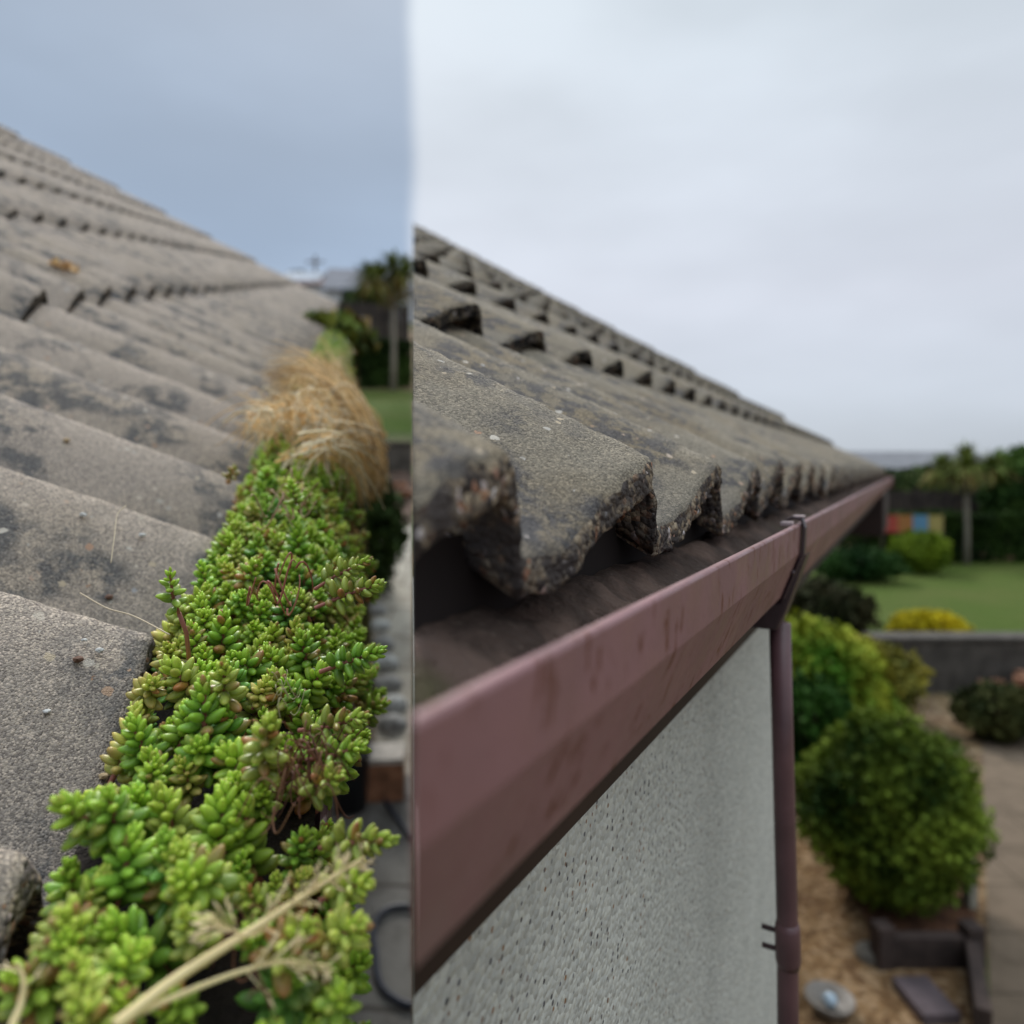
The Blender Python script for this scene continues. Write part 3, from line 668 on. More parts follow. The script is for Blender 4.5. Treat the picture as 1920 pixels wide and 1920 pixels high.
def brick_stack(base, n, label, seed=0):
    t = thing('brick_pile', base, label, 'bricks'); r = random.Random(seed)
    for i in range(n):
        mb = MB(); mb.cbox(base+V(r.uniform(-.25, .25), r.uniform(-.15, .15), .10*(i//4)), .22, .11, .075, r.uniform(-.6, .6)); mb.build('brick', M['brick'], t, bevel=.006)
    return t
brick_stack(gA(752, 930), 8, 'orange-brown bricks piled at the foot of the low grey wall', 2)
# dark fern-like shrub at the gutter's side and the shrub peeping over the grass
b0 = gA(690, 1110)
bush('shrub', b0, .62, .8, 1.05, 5200, .06, (.012, .026, .008), (.05, .085, .02), 'dark green shrub below the dry grass beside the path', 'shrub', seed=4)
b1 = A.pt(aA+.25, 4.2, -HA)
M['spike'] = simple('brown_green_blade', (.16, .13, .04), .8, .3, 20)
def strap_shrub():
    base = b1; t = thing('shrub', base, 'yellow-green broad-leaved shrub rising behind the dry grass', 'shrub')
    c = at(622, 632, 3.6); cc, _ = ell_points(c, (.19, .25, .11), 900, seed=9)
    leaf_cloud('foliage', cc, .07, mixcol(len(cc), [(.22, .24, .04), (.13, .17, .03), (.25, .18, .04), (.07, .10, .03), (.20, .26, .10)]), t, aspect=.38)
    mb = MB()
    for k in range(7): mb.tube([base+V(0, 0, -.1), (base+c)/2+V(.05*math.cos(k), .1*math.sin(k), 0), c+V(.12*math.cos(k*2), .12*math.sin(k*2), .05)], [.03, .02, .008], 6)
    for k, (x, y, yy) in enumerate(((603, 655, 572), (597, 655, 600), (613, 640, 600))):
        m2 = MB(); m2.tube([at(x+12, y+22, 3.6), at(x+2, (y+yy)/2, 3.6), at(x+3, yy, 3.6)], [.014, .012, .003], 6); m2.build('spike_leaf', M['spike'], t, smooth=True)
    mb.build('stem', simple('green_stem', (.10, .10, .03), .8, .3, 20), t, smooth=True)
strap_shrub()
# black rubber-like finial / flue by the roof end
# stone edging along the path
edge_pts = [(704, 1150), (712, 1180), (716, 1215), (722, 1250), (728, 1290), (733, 1330), (736, 1365)]
for i, (x, y) in enumerate(edge_pts):
    b = gA(x, y); me = MB(); r0 = .075+.02*random.random()
    bm = bmesh.new(); bmesh.ops.create_icosphere(bm, subdivisions=3, radius=r0)
    vs = []
    for v in bm.verts:
        k = 1+.25*noise.noise(v.co*9+Vector((i, 0, 0))); vs.append(V(v.co.x*k*1.1, v.co.y*k, v.co.z*k*.75)+b+V(0, 0, .02))
    fs = [tuple(v.index for v in f.verts) for f in bm.faces]; bm.free()
    o = mesh_np('edging_stone', vs, fs, simple('edging', (.52, .52, .49) if i % 2 else (.34, .33, .31), .9, .3, 20), base=b)
    words = ['farthest', 'second farthest', 'third farthest', 'middle', 'third nearest', 'second nearest', 'nearest']
    tag(o, '%s rounded grey stone in the edging beside the path' % words[i], 'stone', 'stones edging the path')
mb = MB(); bq = gA(722, 1478)
t = thing('brick_block', bq, 'squared brick block with a pale mortar top by the black pot', 'brick')
mb.cbox(bq+V(0, 0, -.02), .205, .24, .19, .12); mb.build('brick', M['brick'], t, bevel=.008)
mb = MB(); mb.cbox(bq+V(0, 0, .1705), .20, .235, .03, .12); mb.build('mortar', simple('mortar', (.62, .57, .51), .95, .25, 30, .01, 50), t, bevel=.008)
sheet('gravel_bed', spA((560, 1455), (704, 1455), (716, 1150), (600, 1150), off=.008), simple('sandy_rubble', (.36, .28, .20), .95, .4, 12, .03, 40))
bp = gA(655, 1515); mb = MB()
mb.lathe(bp, [(.085, 0), (.10, .26), (.112, .27), (.112, .30), (.10, .30), (.092, .26), (.09, .24)], 28)
tp = thing('plant_pot', bp, 'black plastic plant pot standing below the sedum', 'pot'); mb.build('pot', simple('black_plastic', (.012, .013, .016), .35, .2, 10, spec=.5), tp, smooth=True)
mb = MB(); mb.lathe(bp, [(.09, .235), (.085, .245), (.02, .25)], 20); mb.build('compost', M['soil'], tp, smooth=True)
# hoses
def smooth_path(pts, n=10):
    pts = [np.asarray(p) for p in pts]; out = []
    P = [2*pts[0]-pts[1]]+pts+[2*pts[-1]-pts[-2]]
    for i in range(1, len(P)-2):
        for k in range(n):
            t = k/n; out.append(.5*((2*P[i])+(-P[i-1]+P[i+1])*t+(2*P[i-1]-5*P[i]+4*P[i+1]-P[i+2])*t*t+(-P[i-1]+3*P[i]-3*P[i+1]+P[i+2])*t**3))
    return out+[pts[-1]]
M['hose'] = simple('blue_black_rubber', (.028, .034, .055), .38, .2, 30, spec=.5)
hp = [(774, 1700), (740, 1700), (712, 1715), (700, 1745), (704, 1790), (708, 1830), (722, 1858), (750, 1878), (774, 1886)]
mb = MB(); mb.tube(smooth_path([gA(x, y, .018) for x, y in hp]), .0135, 12)
tag(mb.build('hose', M['hose'], base=gA(700, 1745), smooth=True), 'looped dark blue-grey hose lying on the patio', 'hose')
mb = MB(); mb.tube(smooth_path([gA(711, 1480, .02), gA(735, 1520, .02), gA(774, 1572, .02)]), .011, 10)
mb.lathe(gA(709, 1476, .02), [(.013, 0), (.016, .01), (.016, .05), (.012, .055)], 12, axis=unit(gA(735, 1520)-gA(711, 1480)))
tag(mb.build('cable', M['hose'], base=gA(711, 1480), smooth=True), 'straight blue-black cable ending at the edge of the patio', 'cable')
# far houses, pole and trees at the crest of the left hill
def far_house(base, wd, dp, wh, rh, rot, wallc, roofc, label, chim=True, nwin=3):
    t = thing('house', base, label, 'house'); x = V(math.cos(rot), math.sin(rot), 0); y = V(-math.sin(rot), math.cos(rot), 0)
    o = base-x*wd/2-y*dp/2+V(0, 0, -1.2)
    mb = MB(); mb.box(o, x*wd, y*dp, V(0, 0, wh+1.2))
    g0, g1 = o+V(0, 0, wh+1.2), o+y*dp+V(0, 0, wh+1.2); r0 = base-x*wd/2+V(0, 0, wh+rh-.05)
    mb.add([g0, g1, r0, g0+x*wd, g1+x*wd, r0+x*wd], [(0, 1, 2), (3, 5, 4), (0, 3, 5, 2), (1, 2, 5, 4)]); mb.build('wall', simple('far_wall', wallc, .9, .1, 1), t)
    mb = MB(); ov = .3
    for sg in (-1, 1):
        e0 = base-x*(wd/2+ov)+y*sg*(dp/2+ov)+V(0, 0, wh-.15); rd = base-x*(wd/2+ov)+V(0, 0, wh+rh); up = V(0, 0, .16)
        mb.box(e0, x*(wd+2*ov), rd-e0, up)
    rf = mb.build('roof', simple('far_roof', roofc, .9, .15, 1.5), t)
    if chim:
        mb = MB(); mb.cbox(base+x*wd*.28+V(0, 0, wh+rh-.5), .6, .5, 1.3, rot); mb.build('chimney', M['brick'], rf)
    for k in range(nwin):
        q = base-y*(dp/2+.03)+x*wd*((k+.5)/nwin-.5)+V(0, 0, wh*.38)
        mb = MB()
        for bx in ((-.65, 0, 1.3, .08), (-.65, 1.02, 1.3, .08), (-.65, .08, .08, .94), (.57, .08, .08, .94)): mb.box(q+x*bx[0]+V(0, 0, bx[1]), x*bx[2], y*.06, V(0, 0, bx[3]))
        fr = mb.build('window', simple('white_frame', (.7, .7, .7), .5, .05, 2), t)
        mb = MB(); mb.box(q-x*.57+y*.02+V(0, 0, .08), x*1.14, y*.02, V(0, 0, .94)); mb.build('pane', simple('dark_glass', (.03, .04, .05), .08, .1, 1, spec=.6), fr)
    return t
def crest(px, d): return V((px-CX)/F*d, d, float(terr(np.array((px-CX)/F*d), np.array(float(d)))))
far_house(crest(742, 52), 9.0, 6, 1.3, 2.1, .12, (.60, .60, .60), (.20, .20, .22), 'grey-roofed white bungalow on the crest behind the palm-like tree')
far_house(crest(655, 60), 9.5, 6, 1.6, 1.1, -.05, (.62, .60, .58), (.24, .17, .16), 'low pink-brown roofed house far off beyond the dry grass', chim=False)
far_house(crest(573, 60), 2.6, 3, 2.0, 1.0, 0, (.75, .76, .78), (.45, .47, .50), 'small white gabled house at the far end of the left roof', chim=False, nwin=1)
pb = crest(591, 61); mb = MB(); mb.tube([pb+V(0, 0, -.5), pb+V(0, 0, 4.6)], [.14, .10], 8); t = thing('telegraph_pole', pb, 'dark telegraph pole standing on the far skyline', 'pole'); mb.build('post', M['bark'], t)
mb = MB(); mb.box(pb+V(-.8, -.06, 4.0), V(1.6, 0, 0), V(0, .1, 0), V(0, 0, .12)); mb.build('crossarm', M['bark'], t)
def far_tree(base, w, h, n, leaf, lo, hi, label, seed):
    t = thing('tree', base, label, 'tree'); mb = MB(); mb.tube([base+V(0, 0, -1), base+V(.1, 0, h*.4), base+V(0, 0, h*.8)], [.25, .18, .05], 8)
    for k in range(5): mb.tube([base+V(0, 0, h*.35), base+V(math.cos(k*1.3)*w*.3, math.sin(k*1.3)*w*.3, h*.7)], [.1, .03], 6)
    mb.build('trunk', M['bark'], t, smooth=True)
    pts, _ = ell_points(base+V(0, 0, h*.62), (w/2, w/2, h*.42), n, seed=seed); leaf_cloud('crown', pts, leaf, clump_cols(pts, lo, hi, .8, seed), t)
far_tree(crest(560, 66), 3.4, 4.0, 2500, .35, (.015, .025, .018), (.05, .07, .04), 'dark rounded tree on the skyline where the left roof ends', 3)
far_tree(crest(602, 68), 3.0, 3.5, 2200, .35, (.015, .025, .018), (.045, .065, .04), 'dark tree beside the telegraph pole on the skyline', 5)
far_tree(crest(690, 40), 3.0, 2.2, 2500, .25, (.02, .035, .012), (.07, .10, .03), 'green tree in front of the far bungalow', 6)

# ------------------------------------------------------------------ right garden
hedge('hedge', gB(1540, 1056), gB(2100, 1056), 1.2, 1.25, 16000, .12, (.006, .016, .004), (.045, .085, .015), 'dark green hedge closing off the right lawn')
cordyline(gB(1812, 1058), 2.85, 5, .62, 'palm-like tree standing before the right hedge')
far_tree(gB(1930, 1040), 2.4, 3.0, 3500, .2, (.02, .05, .01), (.10, .17, .03), 'bright green tree at the right edge of the picture', 8)
windbreak(gB(1655, 1063), gB(1768, 1063), .42, .85, [(.42, .07, .05), (.38, .16, .05), (.12, .26, .40), (.38, .30, .10)], 'red, orange, blue and yellow striped cloth windbreak on the far side of the right lawn')
block_wall(gB(1640, 1300), gB(2090, 1300), .55, .25, M['block'], 'low grey-brown wall between the right lawn and the path')
board_fence(gB(1600, 1030), gB(2100, 1030), 1.75, 'dark board fence behind the right hedge')
far_house(gB(1690, 935)+V(0, 0, .0), 12, 7, 2.2, 1.5, .1, (.5, .5, .5), (.20, .20, .21), 'grey-roofed house far beyond the right hedge', chim=False)
for i, (x, w_, h_, l) in enumerate(((1710, 7, 2.4, 'broad dark tree behind the right hedge nearest the roof end'), (1780, 6, 2.5, 'yellow-green tree behind the palm-like tree on the right'), (1860, 7, 2.7, 'dark tree behind the right hedge near the picture edge'))):
    far_tree(gB(x, 960), w_, h_, 4500, .3, (.02, .04, .012), (.08, .11, .03) if i != 1 else (.16, .16, .05), l, 20+i)
bush('round_bush', gB(1664, 1685), .98, .92, 1.02, 15000, .040, (.015, .038, .006), (.20, .27, .03), 'big round green bush beside the downpipe', seed=11)
bush('shrub', gB(1530, 1395), 1.2, 1.2, 1.05, 7000, .07, (.06, .15, .012), (.30, .32, .03), 'bright yellow-green shrub just right of the gutter outlet', 'shrub', seed=12)
bush('shrub', gB(1630, 1345), .95, .9, .75, 4000, .06, (.08, .09, .02), (.36, .30, .04), 'olive and gold shrub left of the low grey-brown wall', 'shrub', seed=13)
bush('shrub', gB(1740, 1215), 1.05, .6, .50, 3400, .06, (.30, .26, .01), (.62, .50, .02), 'yellow flowering shrub on the lawn behind the low wall', 'shrub', seed=14)
bush('shrub', gB(1530, 1210), 1.6, 1.2, .9, 5000, .08, (.015, .022, .008), (.06, .05, .02), 'brownish dark shrub showing under the far gutter', 'shrub', seed=15)
bush('shrub', gB(1608, 1090), 1.9, 1.2, .75, 4000, .09, (.008, .03, .006), (.04, .09, .02), 'dark green shrub under the far end of the eaves', 'shrub', seed=16)
bush('shrub', gB(1725, 1075), 1.4, 1.0, 1.0, 3500, .09, (.07, .12, .012), (.20, .27, .02), 'lime green shrub in front of the striped windbreak', 'shrub', seed=17)
bush('shrub', gB(1525, 1480), .75, .8, .85, 4500, .05, (.008, .03, .004), (.03, .085, .01), 'deep green shrub between downpipe and big round bush', 'shrub', seed=18)
bush('shrub', gB(1870, 1385), .7, .6, .5, 2500, .06, (.02, .03, .008), (.07, .07, .02), 'dark low shrub where the path meets the wall', 'shrub', seed=19)
brick_stack(gB(1868, 1300)+V(0, -.25, 0), 12, 'orange-brown bricks heaped against the low wall by the right path', 5)
# clay-red soil patch and timber raised bed under the bush
sheet('flower_bed', spB((1640, 1755), (1835, 1755), (1812, 1600), (1560, 1600), off=.009), simple('red_brown_mulch', (.14, .062, .030), .95, .4, 8, .02, 30))
rb = gB(1735, 1790); tb = thing('raised_bed', rb, 'dark timber raised bed frame in front of the big round bush', 'raised bed')
M['timber'] = simple('dark_timber', (.062, .042, .035), .85, .3, 10, .004, 60)
c0, c1, c2, c3 = gB(1655, 1810), gB(1822, 1810), gB(1845, 1960), gB(1655, 1960)
for p, q in ((c0, c1), (c1, c2)):
    mb = MB(); d = unit(q-p); n = unit(np.cross(d, Z)); mb.box(p-n*.03, q-p, n*.06, V(0, 0, .15)); mb.build('plank', M['timber'], tb, bevel=.005)
for p in (c0, c1):
    mb = MB(); mb.cbox(p, .085, .085, .2, .1); mb.build('post', M['timber'], tb, bevel=.005)
sl = gB(1735, 1885); mb = MB(); mb.cbox(sl, .17, .24, .05, .05)
tag(mb.build('paving_slab', simple('mauve_slab', (.105, .08, .085), .9, .2, 12, .003, 50), base=sl, bevel=.006), 'mauve-grey slab lying inside the timber raised bed', 'slab')
mb = MB(); gp = gB(1632, 1795); mb.lathe(gp, [(.055, -.01), (.07, .0), (.075, .02), (.06, .045), (.03, .055)], 14)
tag(mb.build('stone', simple('grey_stone', (.19, .17, .14), .9, .3, 20), base=gp, smooth=True), 'rounded grey stone at the corner of the raised bed', 'stone')
# round pale dish with a glass ball
dp_ = gB(1556, 1895); td = thing('garden_lamp', dp_, 'round pale dish with a blue-white glass ball beside the downpipe', 'garden lamp')
mb = MB(); mb.lathe(dp_, [(.05, 0), (.075, .012), (.10, .05), (.105, .062), (.098, .062), (.07, .022), (.02, .018)], 28); mb.build('dish', simple('dull_zinc', (.22, .19, .16), .5, .2, 20, spec=.5), td, smooth=True)
mb = MB(); mb.lathe(dp_+V(0, 0, .018), [(.005, 0), (.024, .01), (.032, .03), (.024, .05), (.005, .06)], 20); mb.build('glass_ball', simple('pale_blue_glass', (.40, .50, .58), .15, .1, 20, spec=.7), td, smooth=True)
st = gB(1818, 1700); mb = MB(); mb.cbox(st, .05, .07, .26, .1); tag(mb.build('marker_stone', simple('pale_post', (.30, .28, .22), .9, .2, 20), base=st, bevel=.006), 'short pale upright stone at the corner of the big round bush', 'stone')

# ------------------------------------------------------------------ sedum
def leaf_proto(nr, ns):
    vs = [(0, 0, 0)]; ts = [0]
    for i in range(1, nr):
        t = i/nr; r = math.sin(math.pi*t**.86)**.56
        for k in range(ns):
            a = 2*math.pi*k/ns; vs.append((t, math.cos(a)*r*.5, math.sin(a)*r*.5)); ts.append(t)
    vs.append((1, 0, 0)); ts.append(1)
    f = []
    for k in range(ns): f.append((0, 1+(k+1) % ns, 1+k, 1+k))
    for i in range(nr-2):
        for k in range(ns): a = 1+i*ns; f.append((a+k, a+(k+1) % ns, a+ns+(k+1) % ns, a+ns+k))
    e = len(vs)-1; a = 1+(nr-2)*ns
    for k in range(ns): f.append((a+k, a+(k+1) % ns, e, e))
    return np.array(vs), f, np.array(ts)
def proto_tris(f):
    out = []
    for q in f:
        q = list(dict.fromkeys(q))
        if len(q) == 3: out.append(tuple(q))
        else: out += [(q[0], q[1], q[2]), (q[0], q[2], q[3])]
    return np.array(out)
PR = {}
for key, (nr, ns) in {'hi': (8, 10), 'mid': (6, 8), 'lo': (4, 6)}.items():
    v, f, t = leaf_proto(nr, ns); PR[key] = (v, proto_tris(f), t)
class Leaves:
    def __init__(s): s.rows = {'hi': [], 'mid': [], 'lo': []}
    def add(s, lod, p, d, up, L, W, T, c0, c1): s.rows[lod].append((p, d, up, L, W, T, c0, c1))
    def arrays(s):
        VV = []; FF = []; CC = []; off = 0
        for lod, rows in s.rows.items():
            if not rows: continue
            v, f, t = PR[lod]; n = len(rows)
            p = np.array([r[0] for r in rows]); d = np.array([r[1] for r in rows]); up = np.array([r[2] for r in rows])
            d /= np.linalg.norm(d, axis=1, keepdims=True); u = up-d*np.sum(up*d, 1, keepdims=True); u /= np.linalg.norm(u, axis=1, keepdims=True)+1e-9; q = np.cross(u, d)
            L = np.array([r[3] for r in rows])[:, None, None]; W = np.array([r[4] for r in rows])[:, None, None]; T = np.array([r[5] for r in rows])[:, None, None]
            curve = (t**2*.16)[None, :, None]
            pts = p[:, None]+d[:, None]*(v[None, :, :1]*L)+q[:, None]*(v[None, :, 1:2]*W)+u[:, None]*(v[None, :, 2:3]*T+curve*L)
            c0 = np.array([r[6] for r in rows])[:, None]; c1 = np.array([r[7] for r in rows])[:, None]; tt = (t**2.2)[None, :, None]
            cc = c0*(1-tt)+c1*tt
            VV.append(pts.reshape(-1, 3)); CC.append(cc.reshape(-1, 3)); FF.append((f[None]+np.arange(n)[:, None, None]*len(v)+off).reshape(-1, 3)); off += n*len(v)
        return np.concatenate(VV), np.concatenate(FF), np.concatenate(CC)
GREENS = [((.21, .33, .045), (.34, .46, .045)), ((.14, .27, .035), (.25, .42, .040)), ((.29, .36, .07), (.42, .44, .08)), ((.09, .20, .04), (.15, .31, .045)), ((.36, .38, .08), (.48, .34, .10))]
REDS = [((.30, .26, .06), (.36, .15, .06)), ((.36, .22, .05), (.40, .14, .05)), ((.26, .28, .06), (.34, .20, .07))]
def sprig(lv, mbs, base, axis, Ls, size, lod, red=0.0, green=None, n=None, r=random, stemc=(.33, .12, .09), openness=1.0):
    """stem along axis with fleshy leaves that shrink into a tight bright rosette"""
    axis = unit(axis); u = unit(np.cross(axis, V(.3, .5, .8)+V(r.random()*.2, 0, 0))); q = np.cross(axis, u)
    tip = base+axis*Ls; bend = (u*r.uniform(-1, 1)+q*r.uniform(-1, 1))*Ls*.12
    if mbs is not None: mbs.tube([base, base+axis*Ls*.5+bend, tip], [size*.11, size*.10, size*.06], 6, col=stemc, cap=False)
    n = n or 26; ph = r.random()*6
    c0, c1 = green or GREENS[r.choices(range(5), (5, 4, 4, 2, 2))[0]]
    k = r.uniform(1.0, 1.4)
    for i in range(n):
        t = i/(n-1)                               # 0 bottom, 1 tip
        h = .22+.78*t**.8; c = base+axis*Ls*h+bend*4*h*(1-h); th = ph+i*2.3999
        el = -.05+1.25*t**1.7+r.uniform(-.13, .13); d = (u*math.cos(th)+q*math.sin(th))*math.cos(el)+axis*math.sin(el)
        L = size*(1.0-.62*t**1.3)*r.uniform(.85, 1.12)*openness; Wd = L*r.uniform(.46, .56); T = L*.42
        if i < 2: L *= .8
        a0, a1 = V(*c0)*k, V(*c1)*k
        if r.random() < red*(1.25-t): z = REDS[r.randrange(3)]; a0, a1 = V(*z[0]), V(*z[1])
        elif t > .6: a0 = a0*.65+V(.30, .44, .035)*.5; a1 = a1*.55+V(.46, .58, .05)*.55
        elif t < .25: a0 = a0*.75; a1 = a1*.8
        if r.random() < .16: a1 = a1*.6+V(.34, .15, .08)*.4
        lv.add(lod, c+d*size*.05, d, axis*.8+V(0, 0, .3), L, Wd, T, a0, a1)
def mat_height(af):
    """mound over the gutter: af 0 at the tile edge, 1 at the lip"""
    return nA+KA*(-.012+.030*math.sin(math.pi*min(1, max(0, af*.95+.05)))**.8-.020*af**2)
aR = A.co(at(700, 1640, .26))[0]
aL = aA-.002
rs = random.Random(11)
lv = Leaves(); st_ = MB()
e = .10; cnt = 0
WM = aR-aL
while e < 2.9:
    ze = e
    sp = .0168 if e < .6 else (.0172 if e < 1.5 else .022)
    af = -.03
    while af < 1.16:
        a = aL+.004+WM*af+rs.uniform(-1, 1)*sp*.45; ee = e+rs.uniform(-1, 1)*sp*.45
        af += sp/WM
        fa = (a-aL)/WM
        tilep = roofA.ph(ee)
        edge = .10*noise.noise(Vector((ee*9, 0, 5)))
        lim = 1.08-.30*math.exp(-((ee-.325)/.03)**2)-.12*math.exp(-((ee-.43)/.04)**2)+edge*2.4-.16*smooth01((ee-.62)/.4)
        if fa > lim+.04: continue
        h = mat_height(fa)+.010*noise.noise(Vector((a*30, ee*30, 2)))*KA+rs.gauss(-.001, .006)
        if fa < .15:
            crest_ = roll(tilep)
            if crest_ > .35 and fa < .03+.09*crest_ and rs.random() < .85: continue
            h -= .022*(1-fa/.10)*(1.0)
        if ee < .34 and fa < .04+.08*smooth01((.32-ee)/.12): continue
        if fa > .80: h -= .026*((fa-.80)/.2)**1.3
        # gap where dead stems show
        g0 = A.co(A.plane(575, 1455, nA)); dgap = math.hypot((a-g0[0])/.012, (ee-g0[1])/.022)
        g1 = A.co(A.plane(505, 1775, nA)); dgap2 = math.hypot((a-g1[0])/.012, (ee-g1[1])/.008)
        if dgap < .9 or dgap2 < .9: continue
        p = A.pt(a, ee, h); dist = np.linalg.norm(p)
        lod = 'hi' if dist < .42 else ('mid' if dist < .8 else 'lo')
        ax = A.N+A.P*(rs.gauss(0, .28)+(1.1*max(0, fa-.72)/.3))+A.E*rs.gauss(-.12, .28)
        if fa < .12: ax = ax+A.P*.35
        size = rs.choice((rs.uniform(.0080, .0100), rs.uniform(.0098, .0128), rs.uniform(.0120, .0155)))
        redp = .08+.6*smooth01((fa-.7)/.3)*rs.random()+(.3 if noise.noise(Vector((a*14, ee*14, 9))) > .33 else 0)
        Ls = rs.uniform(.020, .030)*size/.0095
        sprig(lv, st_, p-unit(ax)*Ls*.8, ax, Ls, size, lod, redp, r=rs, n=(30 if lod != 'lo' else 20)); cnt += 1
    e += sp*.92
print('sprigs', cnt)
mat_base = A.pt((aL+aR)/2, .8, nlip-.03)
v, f, c = lv.arrays()
mat_o = mesh_np('sedum_mat', v, f, M['sedum'], base=mat_base, cols=c)
tag(mat_o, 'dense mat of bright green fleshy sedum filling the left gutter', 'sedum', kind='stuff')
o = mesh_np('stems', st_.v, st_.f, M['stem'], mat_o, cols=np.array(st_.c)); o['kind'] = 'stuff'
# soil under the mat
es = np.linspace(-.1, 3.0, 180); aa = np.linspace(gb+.0035, lipA-.004*KA, 14); vs = []
for ee in es:
    for a in aa:
        fa = (a-aL)/WM; vs.append(A.pt(a, ee, min(mat_height(fa)-.024+.005*noise.noise(Vector((a*60, ee*60, 0))), nlip+.022)))
na = len(aa); fs = np.array([(i*na+k, i*na+k+1, (i+1)*na+k+1, (i+1)*na+k) for i in range(len(es)-1) for k in range(na-1)])
mesh_np('soil', vs, fs, M['soil'], mat_o)

# standout sprigs, each a plant shoot of its own
def shoot(px, py, d0, tx, ty, d1, size, label, n=24, red=0, green=None, k=1.0, bare=None):
    """stem from pixel (px,py) at depth d0 to the tip (tx,ty) at depth d1"""
    p, q = at(px, py, d0), at(tx, ty, d1); t = thing('sedum_shoot', p, label, 'sedum', 'sedum shoots standing out of the mat')
    lv = Leaves(); mb = MB(); r = random.Random(int(px*7+py)); ax = q-p; Lt = np.linalg.norm(ax)
    lod = 'hi' if d0 < .45 else 'mid'
    if bare:
        m = p+ax*bare; mb.tube([p-ax*.3+V(0, 0, -.01), p+ax*bare*.5+V(.0015, 0, 0), m], [.0013, .0012, .0011], 8, col=(.34, .13, .10))
        sprig(lv, mb, m-ax*.02, ax, Lt*(1-bare), size, lod, red, green, n, r)
    else: sprig(lv, mb, p, ax, Lt, size, lod, red, green, n, r)
    v, f, c = lv.arrays(); mesh_np('leaves', v, f, M['sedum'], t, cols=c)
    mesh_np('stem', mb.v, mb.f, M['stem'], t, cols=np.array(mb.c)); return t
G0, G1, G2 = GREENS[0], GREENS[1], GREENS[2]
shoot(352, 1222, .375, 318, 1072, .350, .0082, 'tall shoot on a bare red stem leaning over the second tile edge', n=18, bare=.50, green=G0)
shoot(215, 1570, .262, 118, 1510, .250, .0125, 'large-leaved shoot creeping left over the nearest grey tile', n=22, green=G0)
shoot(240, 1560, .266, 205, 1492, .256, .0115, 'upright large-leaved shoot rooted beside the one on the grey tile', n=20, green=G1)
shoot(590, 1140, .40, 712, 1095, .40, .0105, 'reddish shoot reaching right over the lip above the path slabs', n=28, red=.45, green=G2)
shoot(590, 1105, .42, 690, 1052, .42, .0098, 'brown-tinged shoot reaching right beside the dark shrub', n=26, red=.4, green=G2)
shoot(600, 1260, .36, 712, 1222, .36, .0108, 'plump green shoot reaching right above the edging stones', n=28, green=G1)
shoot(560, 1370, .33, 682, 1342, .325, .0105, 'olive shoot reaching right above the brick block', n=26, red=.15, green=G2)
shoot(575, 1425, .31, 676, 1400, .305, .0098, 'green shoot hanging over the black pot', n=24, green=G0)
shoot(560, 1500, .295, 632, 1455, .285, .0100, 'orange-tinged shoot beside the bare tangled roots', n=24, red=.5, green=G2)
shoot(600, 1590, .272, 732, 1578, .262, .0100, 'longest shoot reaching right above the bend of the cable', n=30, red=.3, green=G2)
shoot(600, 1690, .252, 688, 1660, .245, .0098, 'yellow-green shoot at the lip behind the seed head', n=24, green=G2)
shoot(520, 1820, .235, 585, 1740, .225, .0110, 'red-tipped plump shoot crossed by the dry stalks', n=26, red=.6, green=G2)
shoot(580, 1780, .238, 672, 1730, .230, .0105, 'pinkish green shoot on the lip beside the looped hose', n=26, red=.4, green=G2)
shoot(640, 1925, .225, 638, 1872, .215, .0085, 'small green shoot at the bottom edge beside the looped hose', n=20, green=G0)
shoot(440, 1350, .345, 420, 1250, .325, .0115, 'tall olive shoot with wide leaves in the middle of the mat', n=28, red=.3, green=G2)
shoot(500, 1480, .30, 512, 1350, .28, .0115, 'tallest plump shoot left of the tangled roots', n=34, red=.2, green=G2)
shoot(120, 1860, .232, 125, 1760, .218, .0105, 'green shoot in the bottom left corner beside the rough tile edge', n=26, green=G0)
shoot(560, 960, .56, 545, 905, .55, .0095, 'pale green shoot among the dead stems at the far end', n=24, green=G0)
# dead tangled roots and red runners
def tangle(name, cpx, cpy, d, rx, ry, n, rad, cols, label, cat, rise=.006):
    b = at(cpx, cpy, d); mb = MB(); r = random.Random(int(cpx))
    for i in range(n):
        pts = []; p = V(r.gauss(0, .5)*rx, r.gauss(0, .5)*ry, 0); th = r.uniform(0, 6.28); turn = r.uniform(-1.1, 1.1)
        h = r.uniform(-.004, rise)
        for k in range(8):
            pts.append(b+A.P*p[0]+A.E*p[1]+A.N*(h+rise*math.sin(k*.5+i))); th += turn*.5; p = p+V(math.cos(th), math.sin(th), 0)*rx*.17
        mb.tube(smooth_path(pts, 3), [rad*(1-.5*k/22) for k in range(22)], 5, col=cols[i % len(cols)])
    return tag(mb.build(name, M['stem'], base=b, smooth=True, usecol=True), label, cat)
tangle('root_tangle', 572, 1452, .300, .013, .022, 60, .00042, [(.20, .085, .05), (.27, .13, .075), (.12, .05, .035)], 'tangle of bare reddish-brown roots in a gap in the sedum', 'roots', rise=.010)
tangle('runner_tangle', 515, 1115, .418, .012, .012, 9, .0007, [(.42, .17, .12), (.36, .12, .09)], 'curled pinkish red runners lying on the sedum', 'runners', rise=.012)
tangle('root_tangle', 505, 1775, .232, .010, .010, 24, .0004, [(.22, .09, .05), (.16, .06, .04)], 'small knot of brown roots beneath the dry stalks', 'roots')
tangle('runner_tangle', 555, 945, .575, .020, .018, 12, .0008, [(.40, .22, .15), (.45, .30, .2)], 'dead pinkish stems on the far part of the mat', 'runners', rise=.012)
tangle('dry_wisp', 525, 1310, .335, .007, .010, 9, .00025, [(.55, .47, .28)], 'wisp of pale dry fibre above the middle of the mat', 'fibre', rise=.006)

